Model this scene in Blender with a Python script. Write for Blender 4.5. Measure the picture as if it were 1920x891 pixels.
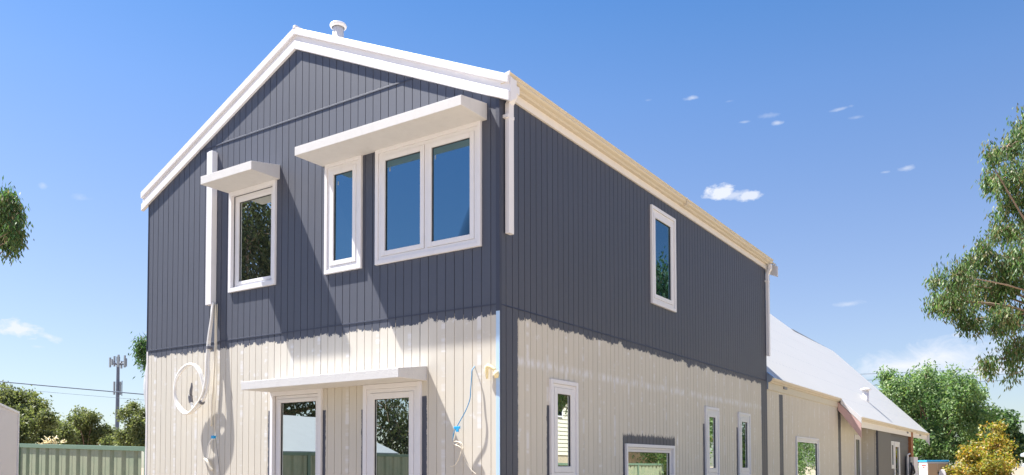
import bpy, math, random
import numpy as np
from mathutils import Vector, Matrix

for o in list(bpy.data.objects): bpy.data.objects.remove(o)
SC = bpy.context.scene
COL = SC.collection
R = math.radians

# ------------------------------------------------------------------ camera
yaw, pit, rol = R(33.6796), R(2.0682), R(-0.1004)
Fv = Vector((-math.sin(yaw)*math.cos(pit), math.cos(yaw)*math.cos(pit), math.sin(pit)))
R0 = Vector((math.cos(yaw), math.sin(yaw), 0)); U0 = R0.cross(Fv)
Rv = math.cos(rol)*R0+math.sin(rol)*U0; Uv = -math.sin(rol)*R0+math.cos(rol)*U0
cam_d = bpy.data.cameras.new('camera'); cam = bpy.data.objects.new('camera', cam_d); COL.objects.link(cam)
M = Matrix.Identity(4)
for i in range(3):
    M[i][0] = Rv[i]; M[i][1] = Uv[i]; M[i][2] = -Fv[i]
M[0][3], M[1][3], M[2][3] = 5.32906, -7.74054, 1.45
cam.matrix_world = M
cam_d.sensor_fit = 'HORIZONTAL'; cam_d.sensor_width = 36.0
cam_d.lens = 36.0*1544.145/1920
cam_d.shift_x = 0.0; cam_d.shift_y = (818.98-445.5)/1920
cam_d.clip_start = .05; cam_d.clip_end = 6000
SC.camera = cam

# ------------------------------------------------------------------ sky, sun, exposure
SUN = Vector((-2.83, -1.0, 5.24)).normalized()
SUN_EL = math.asin(SUN.z); SUN_AZ = math.atan2(SUN.x, SUN.y)
SC.view_settings.view_transform = 'Standard'; SC.view_settings.look = 'None'
SC.view_settings.gamma = 1.0; SC.view_settings.exposure = 1.64
W = bpy.data.worlds.new('World'); SC.world = W; W.use_nodes = True
wt = W.node_tree; wt.nodes.clear()
def wn(t, **k):
    n = wt.nodes.new(t)
    for a, b in k.items(): setattr(n, a, b)
    return n
def wm(op, a, b=None, c=None, clamp=False):
    n = wn('ShaderNodeMath', operation=op); n.use_clamp = clamp
    for i, v in enumerate((a, b, c)):
        if v is None: continue
        if isinstance(v, (int, float)): n.inputs[i].default_value = v
        else: wt.links.new(v, n.inputs[i])
    return n.outputs[0]
wo = wn('ShaderNodeOutputWorld'); wbg = wn('ShaderNodeBackground'); wbg.inputs[1].default_value = 0.056
sky = wn('ShaderNodeTexSky'); sky.sky_type = 'NISHITA'; sky.sun_disc = False
sky.sun_elevation = SUN_EL; sky.sun_rotation = SUN_AZ; sky.altitude = 0; sky.air_density = 1.0; sky.dust_density = .35; sky.ozone_density = 4.0
hs = wn('ShaderNodeHueSaturation');  hs.inputs['Value'].default_value = 1.05
wt.links.new(sky.outputs[0], hs.inputs['Color'])
# clouds: patches fixed in compass direction and height above the horizon
tc = wn('ShaderNodeTexCoord'); sx = wn('ShaderNodeSeparateXYZ')
wt.links.new(tc.outputs['Generated'], sx.inputs[0])
az = wm('MULTIPLY', wm('ARCTAN2', sx.outputs[0], sx.outputs[1]), 57.2958)
el = wm('MULTIPLY', wm('ARCSINE', sx.outputs[2]), 57.2958)
wt.links.new(wm('SUBTRACT', .516, wm('MULTIPLY', wm('DIVIDE', el, 28.0, None, True), .013)), hs.inputs['Hue'])
wt.links.new(wm('ADD', .80, wm('MULTIPLY', wm('DIVIDE', el, 24.0, None, True), .30)), hs.inputs['Value'])
wt.links.new(wm('ADD', .78, wm('MULTIPLY', wm('DIVIDE', el, 30.0, None, True), .43)), hs.inputs['Saturation'])
cxyz = wn('ShaderNodeCombineXYZ'); wt.links.new(az, cxyz.inputs[0]); wt.links.new(wm('MULTIPLY', el, 1.7), cxyz.inputs[1])
def wnoise(scale, detail, rough=.55, dist=0):
    n = wn('ShaderNodeTexNoise'); n.inputs['Scale'].default_value = scale; n.inputs['Detail'].default_value = detail
    n.inputs['Roughness'].default_value = rough; n.inputs['Distortion'].default_value = dist
    wt.links.new(cxyz.outputs[0], n.inputs['Vector']); return n.outputs[0]
n_a = wnoise(1.3, 6, .6, .3); n_b = wnoise(.45, 7, .65, .5)
CLOUDS = [  # azimuth, elevation, half width, half height, density, softness, noise amount, tilt
    (-19.32, 18.02, 1.13, 0.56, 0.90, 0.45, 1.60, -0.05, 0),
    (-17.51, 17.64, 1.04, 0.36, 0.80, 0.50, 1.50, 0.05, 0),
    (-18.45, 17.79, 1.68, 0.33, 0.60, 0.70, 1.80, 0.00, 0),
    (-21.14, 23.89, 0.50, 0.16, 0.55, 0.80, 1.80, 0.00, 0),
    (-15.53, 21.86, 0.48, 0.16, 0.50, 0.90, 1.80, 0.00, 0),
    (-16.13, 22.36, 0.75, 0.19, 0.20, 0.90, 2.00, 0.00, 0),
    (-17.66, 22.15, 0.42, 0.09, 0.30, 0.90, 1.50, 0.00, 0),
    (-11.63, 22.16, 0.84, 0.12, 0.35, 0.90, 1.80, 0.12, 0),
    (-10.61, 21.55, 0.57, 0.12, 0.20, 0.90, 1.80, 0.00, 0),
    (-7.80, 18.19, 0.61, 0.18, 0.45, 0.90, 1.80, 0.10, 0),
    (-9.00, 18.15, 0.31, 0.09, 0.30, 0.90, 1.50, 0.00, 0),
    (-11.34, 10.37, 1.02, 0.20, 0.35, 0.90, 1.80, 0.00, 0),
    (-18.66, 23.47, 0.35, 0.09, 0.15, 0.90, 1.50, 0.00, 0),
    (-24.12, 23.98, 0.29, 0.09, 0.15, 0.90, 1.50, 0.00, 0),
    (-6.4, 6.5, 5.4, 1.35, 1.00, 1.10, 2.20, 0.03, 1),
    (-8.2, 6.2, 3.4, 0.75, 0.95, 0.90, 2.00, 0.05, 1),
    (-3.6, 5.8, 2.4, 0.70, 0.95, 0.90, 1.90, 0.00, 1),
    (-5.06, 8.00, 0.46, 0.19, 0.50, 0.90, 1.80, 0.00, 0),
    (-64.70, 8.23, 1.26, 0.53, 0.85, 0.60, 1.90, -0.12, 0),
    (-63.14, 7.88, 0.79, 0.26, 0.60, 0.80, 1.90, -0.25, 0),
    (-66.48, 8.23, 1.32, 0.49, 0.80, 0.60, 1.80, 0.00, 0),
    (-63.60, 16.69, 0.28, 0.21, 0.30, 0.90, 1.90, 0.00, 0),
    (-61.60, 16.28, 0.64, 0.25, 0.16, 0.90, 2.00, 0.00, 0),
    (-63.74, 7.26, 0.39, 0.10, 0.25, 0.90, 1.50, 0.00, 0),
]
tot = None
for (ca, ce, hw, hh, den, soft, amt, tilt, nz) in CLOUDS:
    da = wm('SUBTRACT', az, ca); de = wm('SUBTRACT', wm('SUBTRACT', el, ce), wm('MULTIPLY', da, tilt))
    u = wm('DIVIDE', da, hw); v = wm('DIVIDE', de, hh)
    r2 = wm('SQRT', wm('ADD', wm('MULTIPLY', u, u), wm('MULTIPLY', v, v)))
    nn = wm('MULTIPLY', wm('SUBTRACT', n_b if nz else n_a, .5), amt)
    m = wm('MULTIPLY', wm('DIVIDE', wm('SUBTRACT', wm('ADD', 1.0, nn), r2), soft, None, True), den, None, True)
    tot = m if tot is None else wm('MAXIMUM', tot, m)
mix = wn('ShaderNodeMixRGB'); wt.links.new(tot, mix.inputs[0]); wt.links.new(hs.outputs[0], mix.inputs[1]); mix.inputs[2].default_value = (5.4, 5.6, 6.1, 1)
wt.links.new(mix.outputs[0], wbg.inputs[0]); wt.links.new(wbg.outputs[0], wo.inputs[0])

sl = bpy.data.lights.new('sun', 'SUN'); sl.energy = 5.0; sl.angle = R(.53); sl.color = (1.0, .955, .88)
so = bpy.data.objects.new('sun', sl); COL.objects.link(so); so.location = (-30, -20, 60)
so.rotation_euler = SUN.to_track_quat('Z', 'Y').to_euler()
try:
    SC.cycles.max_bounces = 6; SC.cycles.diffuse_bounces = 4; SC.cycles.transparent_max_bounces = 6
except Exception: pass

# ------------------------------------------------------------------ material helpers
class NT:
    def __init__(s, name):
        s.m = bpy.data.materials.new(name); s.m.use_nodes = True; s.t = s.m.node_tree; s.t.nodes.clear()
        s.out = s.t.nodes.new('ShaderNodeOutputMaterial'); s.b = s.t.nodes.new('ShaderNodeBsdfPrincipled')
        s.t.links.new(s.b.outputs[0], s.out.inputs[0]); s.tc = s.t.nodes.new('ShaderNodeTexCoord')
        s.obj = s.tc.outputs['Object']
    def n(s, t, **k):
        q = s.t.nodes.new(t)
        for a, b in k.items(): setattr(q, a, b)
        return q
    def L(s, a, b): s.t.links.new(a, b)
    def val(s, v, inp):
        if isinstance(v, (int, float)): inp.default_value = v
        elif isinstance(v, (tuple, list)): inp.default_value = tuple(v)+((1,) if len(v) == 3 and inp.type == 'RGBA' else ())
        else: s.L(v, inp)
    def math(s, op, a, b=None, c=None, clamp=False):
        q = s.n('ShaderNodeMath', operation=op); q.use_clamp = clamp
        for i, v in enumerate((a, b, c)):
            if v is not None: s.val(v, q.inputs[i])
        return q.outputs[0]
    def noise(s, scale, detail=3, rough=.5, vec=None, stretch=None, dist=0):
        v = vec or s.obj
        if stretch:
            mp = s.n('ShaderNodeMapping'); s.L(v, mp.inputs[0]); mp.inputs['Scale'].default_value = stretch; v = mp.outputs[0]
        q = s.n('ShaderNodeTexNoise'); s.L(v, q.inputs['Vector']); q.inputs['Scale'].default_value = scale
        q.inputs['Detail'].default_value = detail; q.inputs['Roughness'].default_value = rough; q.inputs['Distortion'].default_value = dist
        return q.outputs[0]
    def ramp(s, fac, lo, hi): return s.math('DIVIDE', s.math('SUBTRACT', fac, lo), hi-lo, None, True)
    def mix(s, f, a, b):
        q = s.n('ShaderNodeMixRGB'); s.val(f, q.inputs[0]); s.val(a, q.inputs[1]); s.val(b, q.inputs[2]); return q.outputs[0]
    def bump(s, h, strength, dist=.01):
        q = s.n('ShaderNodeBump'); q.inputs['Strength'].default_value = strength; q.inputs['Distance'].default_value = dist
        s.L(h, q.inputs['Height']); s.L(q.outputs[0], s.b.inputs['Normal'])
    def set(s, **k):
        for a, v in k.items():
            s.val(v, s.b.inputs[{'col': 'Base Color', 'rough': 'Roughness', 'metal': 'Metallic', 'ior': 'IOR', 'spec': 'Specular IOR Level'}[a]])

def paint(name, c, rough=.5, var=.06, scale=3, bumps=0, bscale=80, dirt=.0, metal=0, spec=.5):
    t = NT(name)
    n1 = t.noise(scale, 5, .6)
    dk = tuple(x*(1-var) for x in c); lt = tuple(min(1, x*(1+var)) for x in c)
    col = t.mix(n1, dk, lt)
    if dirt:
        n2 = t.noise(scale*1.7, 6, .7, stretch=(1, 1, .35)); col = t.mix(t.math('MULTIPLY', t.ramp(n2, .52, .75), dirt), col, tuple(x*.55 for x in c))
    t.set(col=col, rough=rough, metal=metal, spec=spec)
    if bumps: t.bump(t.noise(bscale, 4, .6), bumps, .004)
    return t.m

PRIMER = (.545, .508, .445)
DARK = (.036, .042, .069)
FILL = (.69, .70, .745)
def cladding(name, axis, rects, stud, horiz=None, edge=True, darkall=None, edgeoff=.075, seedo=0.0, dark=DARK, zjoint=3.325):
    """boards along the wall: dark paint above an uneven cut-in line and in the listed painted strips, primer below with filler marks"""
    t = NT(name); sp = t.n('ShaderNodeSeparateXYZ'); t.L(t.obj, sp.inputs[0])
    s = sp.outputs[axis]; z = sp.outputs[2]
    cb = t.n('ShaderNodeCombineXYZ'); t.L(t.math('ADD', s, seedo), cb.inputs[0])   # 1-D along the wall
    c2 = t.n('ShaderNodeCombineXYZ'); t.L(t.math('ADD', s, seedo), c2.inputs[0]); t.L(z, c2.inputs[1])
    nl = t.noise(1.1, 2, .5, cb.outputs[0]); nm = t.noise(5.5, 3, .7, cb.outputs[0]); nf = t.noise(42, 3, .6, c2.outputs[0])
    wob = t.math('MULTIPLY', t.math('SUBTRACT', t.noise(11, 5, .75, c2.outputs[0]), .5), .042)
    masks = []
    if edge:
        cw = t.n('ShaderNodeCombineXYZ'); t.L(t.math('FLOOR', t.math('DIVIDE', t.math('ADD', s, 50.047), .0665)), cw.inputs[0]); ww_ = t.n('ShaderNodeTexWhiteNoise'); t.L(cw.outputs[0], ww_.inputs['Vector'])
        gph = .014 if axis == 0 else .137
        gq = t.math('ABSOLUTE', t.math('SUBTRACT', t.math('FRACT', t.math('DIVIDE', t.math('ADD', s, 50*.133-gph), .133)), .5))
        gm = t.math('MULTIPLY', t.ramp(gq, .455, .475), t.math('MULTIPLY', ww_.outputs[0], .10))
        stepn = t.math('SNAP', t.noise(3.3, 1, .4, cb.outputs[0]), .09)
        e = t.math('SUBTRACT', zjoint-edgeoff+.115, t.math('ADD', t.math('MULTIPLY', nl, .08), t.math('ADD', t.math('ADD', t.math('MULTIPLY', nm, .05), t.math('MULTIPLY', ww_.outputs[0], .035)), t.math('MULTIPLY', stepn, .18))))
        e = t.math('ADD', e, t.math('MULTIPLY', t.math('SUBTRACT', nf, .5), .085))
        e = t.math('ADD', e, gm)
        masks.append(t.ramp(t.math('SUBTRACT', z, e), -.003, .003))
    for (a, b, z0, z1, jag) in rects:
        sw = t.math('ADD', s, wob)
        m = t.math('MULTIPLY', t.ramp(t.math('SUBTRACT', sw, a), -.002, .004), t.ramp(t.math('SUBTRACT', b, sw), -.002, .004))
        zt = t.math('ADD', z, t.math('MULTIPLY', t.math('SUBTRACT', nm, .5), jag))
        if jag > .1: zt = t.math('ADD', zt, t.math('MULTIPLY', t.math('SUBTRACT', t.noise(26, 4, .85, cb.outputs[0]), .5), .34))
        m = t.math('MULTIPLY', m, t.ramp(t.math('SUBTRACT', z1, zt), -.003, .01))
        if z0 > 0: m = t.math('MULTIPLY', m, t.ramp(t.math('SUBTRACT', zt, z0), -.003, .01))
        masks.append(m)
    dm = masks[0] if masks else None
    for m in masks[1:]: dm = t.math('MAXIMUM', dm, m)
    # filler over the nail lines
    ph, per = stud
    q = t.math('DIVIDE', t.math('ADD', s, ph), per); cell = t.math('FLOOR', q); fr = t.math('ABSOLUTE', t.math('SUBTRACT', t.math('SUBTRACT', q, cell), .5))
    cc = t.n('ShaderNodeCombineXYZ'); t.L(t.math('MULTIPLY', cell, 7.31), cc.inputs[0]); t.L(t.math('MULTIPLY', z, 2.3), cc.inputs[1])
    long = t.ramp(t.noise(1.6, 3, .7, cc.outputs[0]), .50, .60)
    cd = t.n('ShaderNodeCombineXYZ'); t.L(t.math('MULTIPLY', cell, 3.17), cd.inputs[0]); t.L(t.math('MULTIPLY', z, 7.0), cd.inputs[1])
    dots = t.ramp(t.noise(1.9, 2, .5, cd.outputs[0]), .54, .66)
    wid = t.math('ADD', .035, t.math('MULTIPLY', t.noise(9, 2, .5, c2.outputs[0]), .05))
    line = t.ramp(t.math('SUBTRACT', wid, fr), -.012, .02)
    spots = t.math('MULTIPLY', t.ramp(t.noise(5.2, 5, .72, c2.outputs[0]), .60, .68), t.ramp(t.noise(1.3, 3, .6, c2.outputs[0]), .42, .6))
    fm = t.math('MAXIMUM', t.math('MULTIPLY', line, t.math('MAXIMUM', t.math('MULTIPLY', long, .55), t.math('MULTIPLY', dots, .55))), t.math('MULTIPLY', spots, .5))
    if horiz:
        hz, hw = horiz
        h = t.math('ABSOLUTE', t.math('SUBTRACT', z, t.math('ADD', hz-.05, t.math('MULTIPLY', nl, .1))))
        hm = t.math('MULTIPLY', t.ramp(t.math('SUBTRACT', hw, h), -.03, .03), t.ramp(t.noise(11, 3, .7, c2.outputs[0], (1.6, .35, 1)), .42, .62))
        fm = t.math('MAXIMUM', fm, t.math('MULTIPLY', hm, .75))
    bd = t.n('ShaderNodeCombineXYZ'); t.L(t.math('FLOOR', t.math('DIVIDE', t.math('ADD', s, 50.0), .133)), bd.inputs[0]); wnz = t.n('ShaderNodeTexWhiteNoise'); wnz.noise_dimensions = '3D'; t.L(bd.outputs[0], wnz.inputs['Vector'])
    runs = t.noise(9, 4, .65, c2.outputs[0], (1, .12, 1))
    tone = t.math('ADD', .885, t.math('ADD', t.math('MULTIPLY', wnz.outputs[0], .05), t.math('ADD', t.math('MULTIPLY', runs, .10), t.math('MULTIPLY', t.noise(.9, 5, .7, c2.outputs[0]), .08))))
    big = t.noise(.8, 4, .6, c2.outputs[0])
    prim = t.mix(big, tuple(x*.95 for x in PRIMER), tuple(x*1.05 for x in PRIMER))
    smudge = t.ramp(t.noise(2.6, 5, .75, c2.outputs[0]), .60, .80)
    prim = t.mix(t.math('MULTIPLY', smudge, .16), prim, (.36, .335, .30))
    prim = t.mix(fm, prim, FILL)
    dd = t.mix(t.noise(1.3, 5, .65, c2.outputs[0]), tuple(x*.90 for x in dark), tuple(x*1.10 for x in dark))
    speck = t.ramp(t.noise(15, 2, .5, c2.outputs[0]), .775, .80)
    dd = t.mix(t.math('MULTIPLY', speck, t.math('MULTIPLY', .5, t.ramp(t.math('SUBTRACT', 3.3, z), 0, .15))), dd, (.42, .42, .48))
    col = t.mix(dm, prim, dd) if dm is not None else prim
    if darkall: col = dd
    vm = t.n('ShaderNodeVectorMath', operation='SCALE'); t.L(col, vm.inputs[0]); t.L(tone, vm.inputs['Scale']); col = vm.outputs[0]
    t.set(col=col, rough=t.math('ADD', .52, t.math('MULTIPLY', t.noise(20, 3, .6), .12)), spec=1.0)
    t.bump(t.noise(55, 4, .65), .12, .004)
    return t.m

mt = {}
mt['front'] = cladding('painted board cladding street wall', 0, [(-3.96, -3.86, 0, 2.24, .05), (-2.90, -2.81, 0, 2.21, .05), (-2.16, -2.09, 0, 2.19, .05), (-1.16, -1.07, 0, 2.31, .05)], (.02, .532), seedo=3.0)
mt['side'] = cladding('painted board cladding long wall', 1, [(-.05, .385, 0, 3.4, .0), (9.90, 10.40, 0, 3.4, 0), (1.035, 1.15, 0, 2.22, .03), (1.75, 1.835, 0, 2.25, .03),
    (3.175, 5.14, 0, 1.925, .2), (6.42, 6.56, 0, 2.215, .03), (7.15, 7.27, 0, 2.19, .03), (8.26, 8.4, 0, 2.22, .03)], (.1, .465), (2.70, .045), seedo=11.0, edgeoff=.065)
mt['wing'] = cladding('primed board cladding low wing', 1, [(11.25, 11.56, 0, 3.09, .05), (17.2, 17.56, 0, 3.4, 0)], (.1, .53), None, edge=False, seedo=21)
mt['darkboard'] = cladding('dark painted boards', 0, [], (.02, .9), darkall=True, edge=False)
mt['step'] = cladding('primed and dark boards at the step', 0, [(.43, .9, 0, 4, 0)], (.02, .4), None, edge=False, seedo=5)
mt['darkpaint'] = paint('dark grey paint', DARK, .5, .08, 3)
mt['warmgrey'] = paint('warm grey paint', (.105, .098, .10), .55, .06, 3)
mt['white'] = paint('white gloss trim paint', (.70, .695, .73), .38, .04, 4, dirt=.14)
mt['upvc'] = paint('white window plastic', (.70, .695, .725), .3, .04, 5, dirt=.12)
mt['gasket_shade'] = paint('rubber gasket and painted gap shade', (.03, .03, .035), .6)  # near-black for the gaskets and for the painted shade behind the sashes
mt['render'] = paint('rough white render', (.56, .555, .565), .85, .07, 6, bumps=1.0, bscale=70, dirt=.14)
mt['cream'] = paint('cream colour coated steel', (.57, .505, .40), .36, .04, 5, dirt=.10, spec=.4)
mt['fascia'] = paint('pale fascia paint', (.74, .70, .66), .45, .04, 5, dirt=.15)
mt['pipe'] = paint('white downpipe steel', (.74, .73, .76), .35, .03, 5, dirt=.08)
mt['pinkprime'] = paint('pink primed barge timber', (.60, .40, .38), .6, .08, 4, dirt=.1)
mt['zinc'] = paint('bare metal flashing', (.42, .50, .62), .28, .08, 6, metal=.7)
mt['bluefilm'] = paint('blue protective film', (.40, .56, .78), .35, .1, 6)
mt['conduit'] = paint('white flexible conduit', (.80, .78, .75), .4, .05, 8, bumps=.3, bscale=60)
mt['creamcable'] = paint('cream cable sheath', (.72, .66, .55), .45, .05, 8)
mt['tape'] = paint('grey duct tape', (.13, .13, .15), .45, .25, 25)
mt['bluewire'] = paint('blue wire', (.03, .22, .45), .4, .05)
mt['blueclip'] = paint('bright blue clip', (.02, .35, .72), .4, .05)
mt['redink'] = paint('red print', (.55, .06, .05), .6)
mt['foam'] = paint('yellow expanding foam', (.78, .68, .42), .8, .15, 30, bumps=.8, bscale=60)
mt['timber'] = paint('rust brown timber', (.27, .10, .035), .6, .35, 7)
mt['wrap'] = paint('grey wall wrap', (.30, .31, .34), .5, .3, 9)
mt['greybox'] = paint('grey meter box', (.22, .225, .25), .45, .05)
mt['black'] = paint('black plastic', (.02, .02, .025), .5, .1)
mt['steel'] = paint('galvanised steel mast', (.13, .15, .20), .5, .12, 2)
mt['antenna'] = paint('antenna panel plastic', (.24, .27, .30), .5, .1)
mt['wire'] = paint('aluminium power cable', (.10, .14, .20), .5, .05)
mt['interior'] = paint('dim interior', (.05, .05, .05), .8)
mt['ductgrille'] = paint('wood panel tan', (.45, .32, .22), .7, .1)

def glass(name, fm=.34, tint=(.40, .72, .90), k=.0, body=(.006, .009, .014)):
    t = NT(name)
    g = t.n('ShaderNodeBsdfGlossy'); g.inputs['Color'].default_value = tint+(1,); g.inputs['Roughness'].default_value = .004
    d = t.n('ShaderNodeBsdfDiffuse'); d.inputs['Color'].default_value = body+(1,)
    fr = t.n('ShaderNodeFresnel'); fr.inputs['IOR'].default_value = 1.55
    mp = t.n('ShaderNodeMapping'); t.L(t.obj, mp.inputs[0]); mp.inputs['Scale'].default_value = (1, 1, .8)
    bp = t.n('ShaderNodeBump'); bp.inputs['Strength'].default_value = .02; bp.inputs['Distance'].default_value = .02
    t.L(t.noise(1.6, 1, .4, mp.outputs[0]), bp.inputs['Height']); t.L(bp.outputs[0], g.inputs['Normal'])
    ms = t.n('ShaderNodeMixShader'); t.L(t.math('ADD', t.math('MULTIPLY', fr.outputs[0], fm), k, None, True), ms.inputs[0])
    t.L(d.outputs[0], ms.inputs[1]); t.L(g.outputs[0], ms.inputs[2]); t.L(ms.outputs[0], t.out.inputs[0])
    return t.m
mt['glass'] = glass('tinted double glazing')
mt['glass_low'] = glass('clear double glazing', .6, (.80, .86, .84), .11, (.018, .018, .017))

def roofmat():
    t = NT('white corrugated steel roof'); sp = t.n('ShaderNodeSeparateXYZ'); t.L(t.obj, sp.inputs[0])
    y = sp.outputs[1]; z = sp.outputs[2]
    rib = t.math('MULTIPLY', t.math('SINE', t.math('MULTIPLY', y, 2*math.pi/.076)), .5)
    # rows of screws across the sheets
    fz = t.math('ABSOLUTE', t.math('SUBTRACT', t.math('FRACT', t.math('DIVIDE', z, .62)), .5))
    fy = t.math('ABSOLUTE', t.math('SUBTRACT', t.math('FRACT', t.math('DIVIDE', y, .30)), .5))
    dot = t.math('MULTIPLY', t.ramp(t.math('SUBTRACT', .035, fz), 0, .01), t.ramp(t.math('SUBTRACT', .14, fy), 0, .02))
    c = t.mix(t.noise(.7, 4, .6), (.515, .505, .485), (.56, .55, .53))
    lap = t.ramp(t.math('SUBTRACT', .012, t.math('ABSOLUTE', t.math('SUBTRACT', t.math('FRACT', t.math('DIVIDE', y, .762)), .5))), 0, .004)
    c = t.mix(t.math('MULTIPLY', lap, .25), c, (.5, .52, .56))
    c = t.mix(t.math('MULTIPLY', dot, .6), c, (.30, .32, .36))
    t.set(col=c, rough=.45, spec=.3); t.bump(rib, .12, .008); return t.m
mt['roof'] = roofmat()
def ribsheet(name, c1, c2, per=.1, axis=1, amt=.5):
    t = NT(name); c = t.mix(t.ramp(t.noise(2.3, 6, .7), .35, .7), c1, c2)
    st = t.ramp(t.noise(6, 5, .7, stretch=(1, 1, .25)), .62, .8); c = t.mix(t.math('MULTIPLY', st, .5), c, tuple(x*.45 for x in c1))
    t.set(col=c, rough=.45); return t.m
mt['fence'] = ribsheet('faded pale green steel', (.22, .27, .18), (.31, .32, .22))
mt['fencerail'] = paint('green fence frame', (.125, .20, .145), .45, .08, 3)
mt['shedwhite'] = paint('off white panel', (.62, .60, .62), .5, .03, 2, bumps=.25, bscale=25)

def sandmat():
    t = NT('pale building sand'); a = t.noise(.35, 6, .65); b = t.noise(5, 6, .7)
    c = t.mix(t.ramp(a, .35, .68), (.27, .225, .165), (.19, .155, .115)); sp = t.n('ShaderNodeSeparateXYZ'); t.L(t.obj, sp.inputs[0]); side = t.ramp(t.math('ADD', sp.outputs[0], t.math('MULTIPLY', a, 1.5)), 1.2, 2.2)
    c = t.mix(side, c, t.mix(t.ramp(a, .35, .68), (.50, .41, .30), (.42, .34, .25)))  # paler sand beside the long wall, added to bounce warm light onto it
    c = t.mix(t.math('MULTIPLY', b, .25), c, (.25, .20, .14))
    t.set(col=c, rough=.95); t.bump(b, .5, .05); return t.m
mt['sand'] = sandmat()

def leafmat(name, cols, trans=.42):
    t = NT(name); geo = t.n('ShaderNodeNewGeometry'); r = geo.outputs['Random Per Island']
    cr = t.n('ShaderNodeValToRGB'); t.L(r, cr.inputs[0]); e = cr.color_ramp.elements
    e[0].position = 0; e[0].color = cols[0]+(1,); e[1].position = 1; e[1].color = cols[-1]+(1,)
    for i, c in enumerate(cols[1:-1]):
        q = e.new((i+1)/(len(cols)-1)); q.color = c+(1,)
    nz = t.noise(1.1, 3, .6); col = t.mix(t.math('MULTIPLY', t.ramp(nz, .35, .65), .55), cr.outputs[0], cols[0])
    d = t.n('ShaderNodeBsdfDiffuse'); t.L(col, d.inputs[0]); tr = t.n('ShaderNodeBsdfTranslucent')
    hb = t.n('ShaderNodeHueSaturation'); hb.inputs['Saturation'].default_value = 1.15; hb.inputs['Value'].default_value = 1.5; t.L(col, hb.inputs['Color']); t.L(hb.outputs[0], tr.inputs[0])
    gl = t.n('ShaderNodeBsdfGlossy'); gl.inputs['Roughness'].default_value = .55; gl.inputs['Color'].default_value = (1, 1, 1, 1)
    m1 = t.n('ShaderNodeMixShader'); m1.inputs[0].default_value = trans; t.L(d.outputs[0], m1.inputs[1]); t.L(tr.outputs[0], m1.inputs[2])
    m2 = t.n('ShaderNodeMixShader'); m2.inputs[0].default_value = .03; t.L(m1.outputs[0], m2.inputs[1]); t.L(gl.outputs[0], m2.inputs[2])
    t.L(m2.outputs[0], t.out.inputs[0]); return t.m
mt['euc'] = leafmat('gum leaves', [(.035, .085, .025), (.075, .155, .045), (.12, .21, .06), (.18, .26, .09), (.21, .15, .08), (.085, .165, .055)])
mt['olive'] = leafmat('distant gum leaves', [(0.069, 0.093, 0.031), (0.132, 0.163, 0.055), (0.201, 0.216, 0.077), (0.139, 0.155, 0.069)])
mt['bush'] = leafmat('glossy green leaves', [(0.054, 0.108, 0.041), (0.101, 0.203, 0.061), (0.162, 0.270, 0.081), (0.270, 0.365, 0.189), (0.230, 0.311, 0.074), (0.121, 0.203, 0.108)])
mt['maple'] = leafmat('yellow autumn leaves', [(.12, .17, .04), (.25, .27, .045), (.40, .34, .055), (.48, .32, .07), (.44, .21, .07), (.27, .30, .045)], .45)
mt['darkleaf'] = leafmat('dark green leaves', [(0.031, 0.061, 0.021), (0.061, 0.124, 0.035), (0.105, 0.194, 0.053)])
mt['shadeleaf'] = leafmat('dull olive leaves', [(.03, .045, .018), (.06, .08, .03), (.10, .12, .05)], .2)
mt['bark'] = paint('pale gum bark', (.24, .17, .12), .85, .3, 6, bumps=.4, bscale=20)
mt['barkdark'] = paint('brown bark', (.16, .10, .07), .9, .3, 6, bumps=.4, bscale=20)

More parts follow.
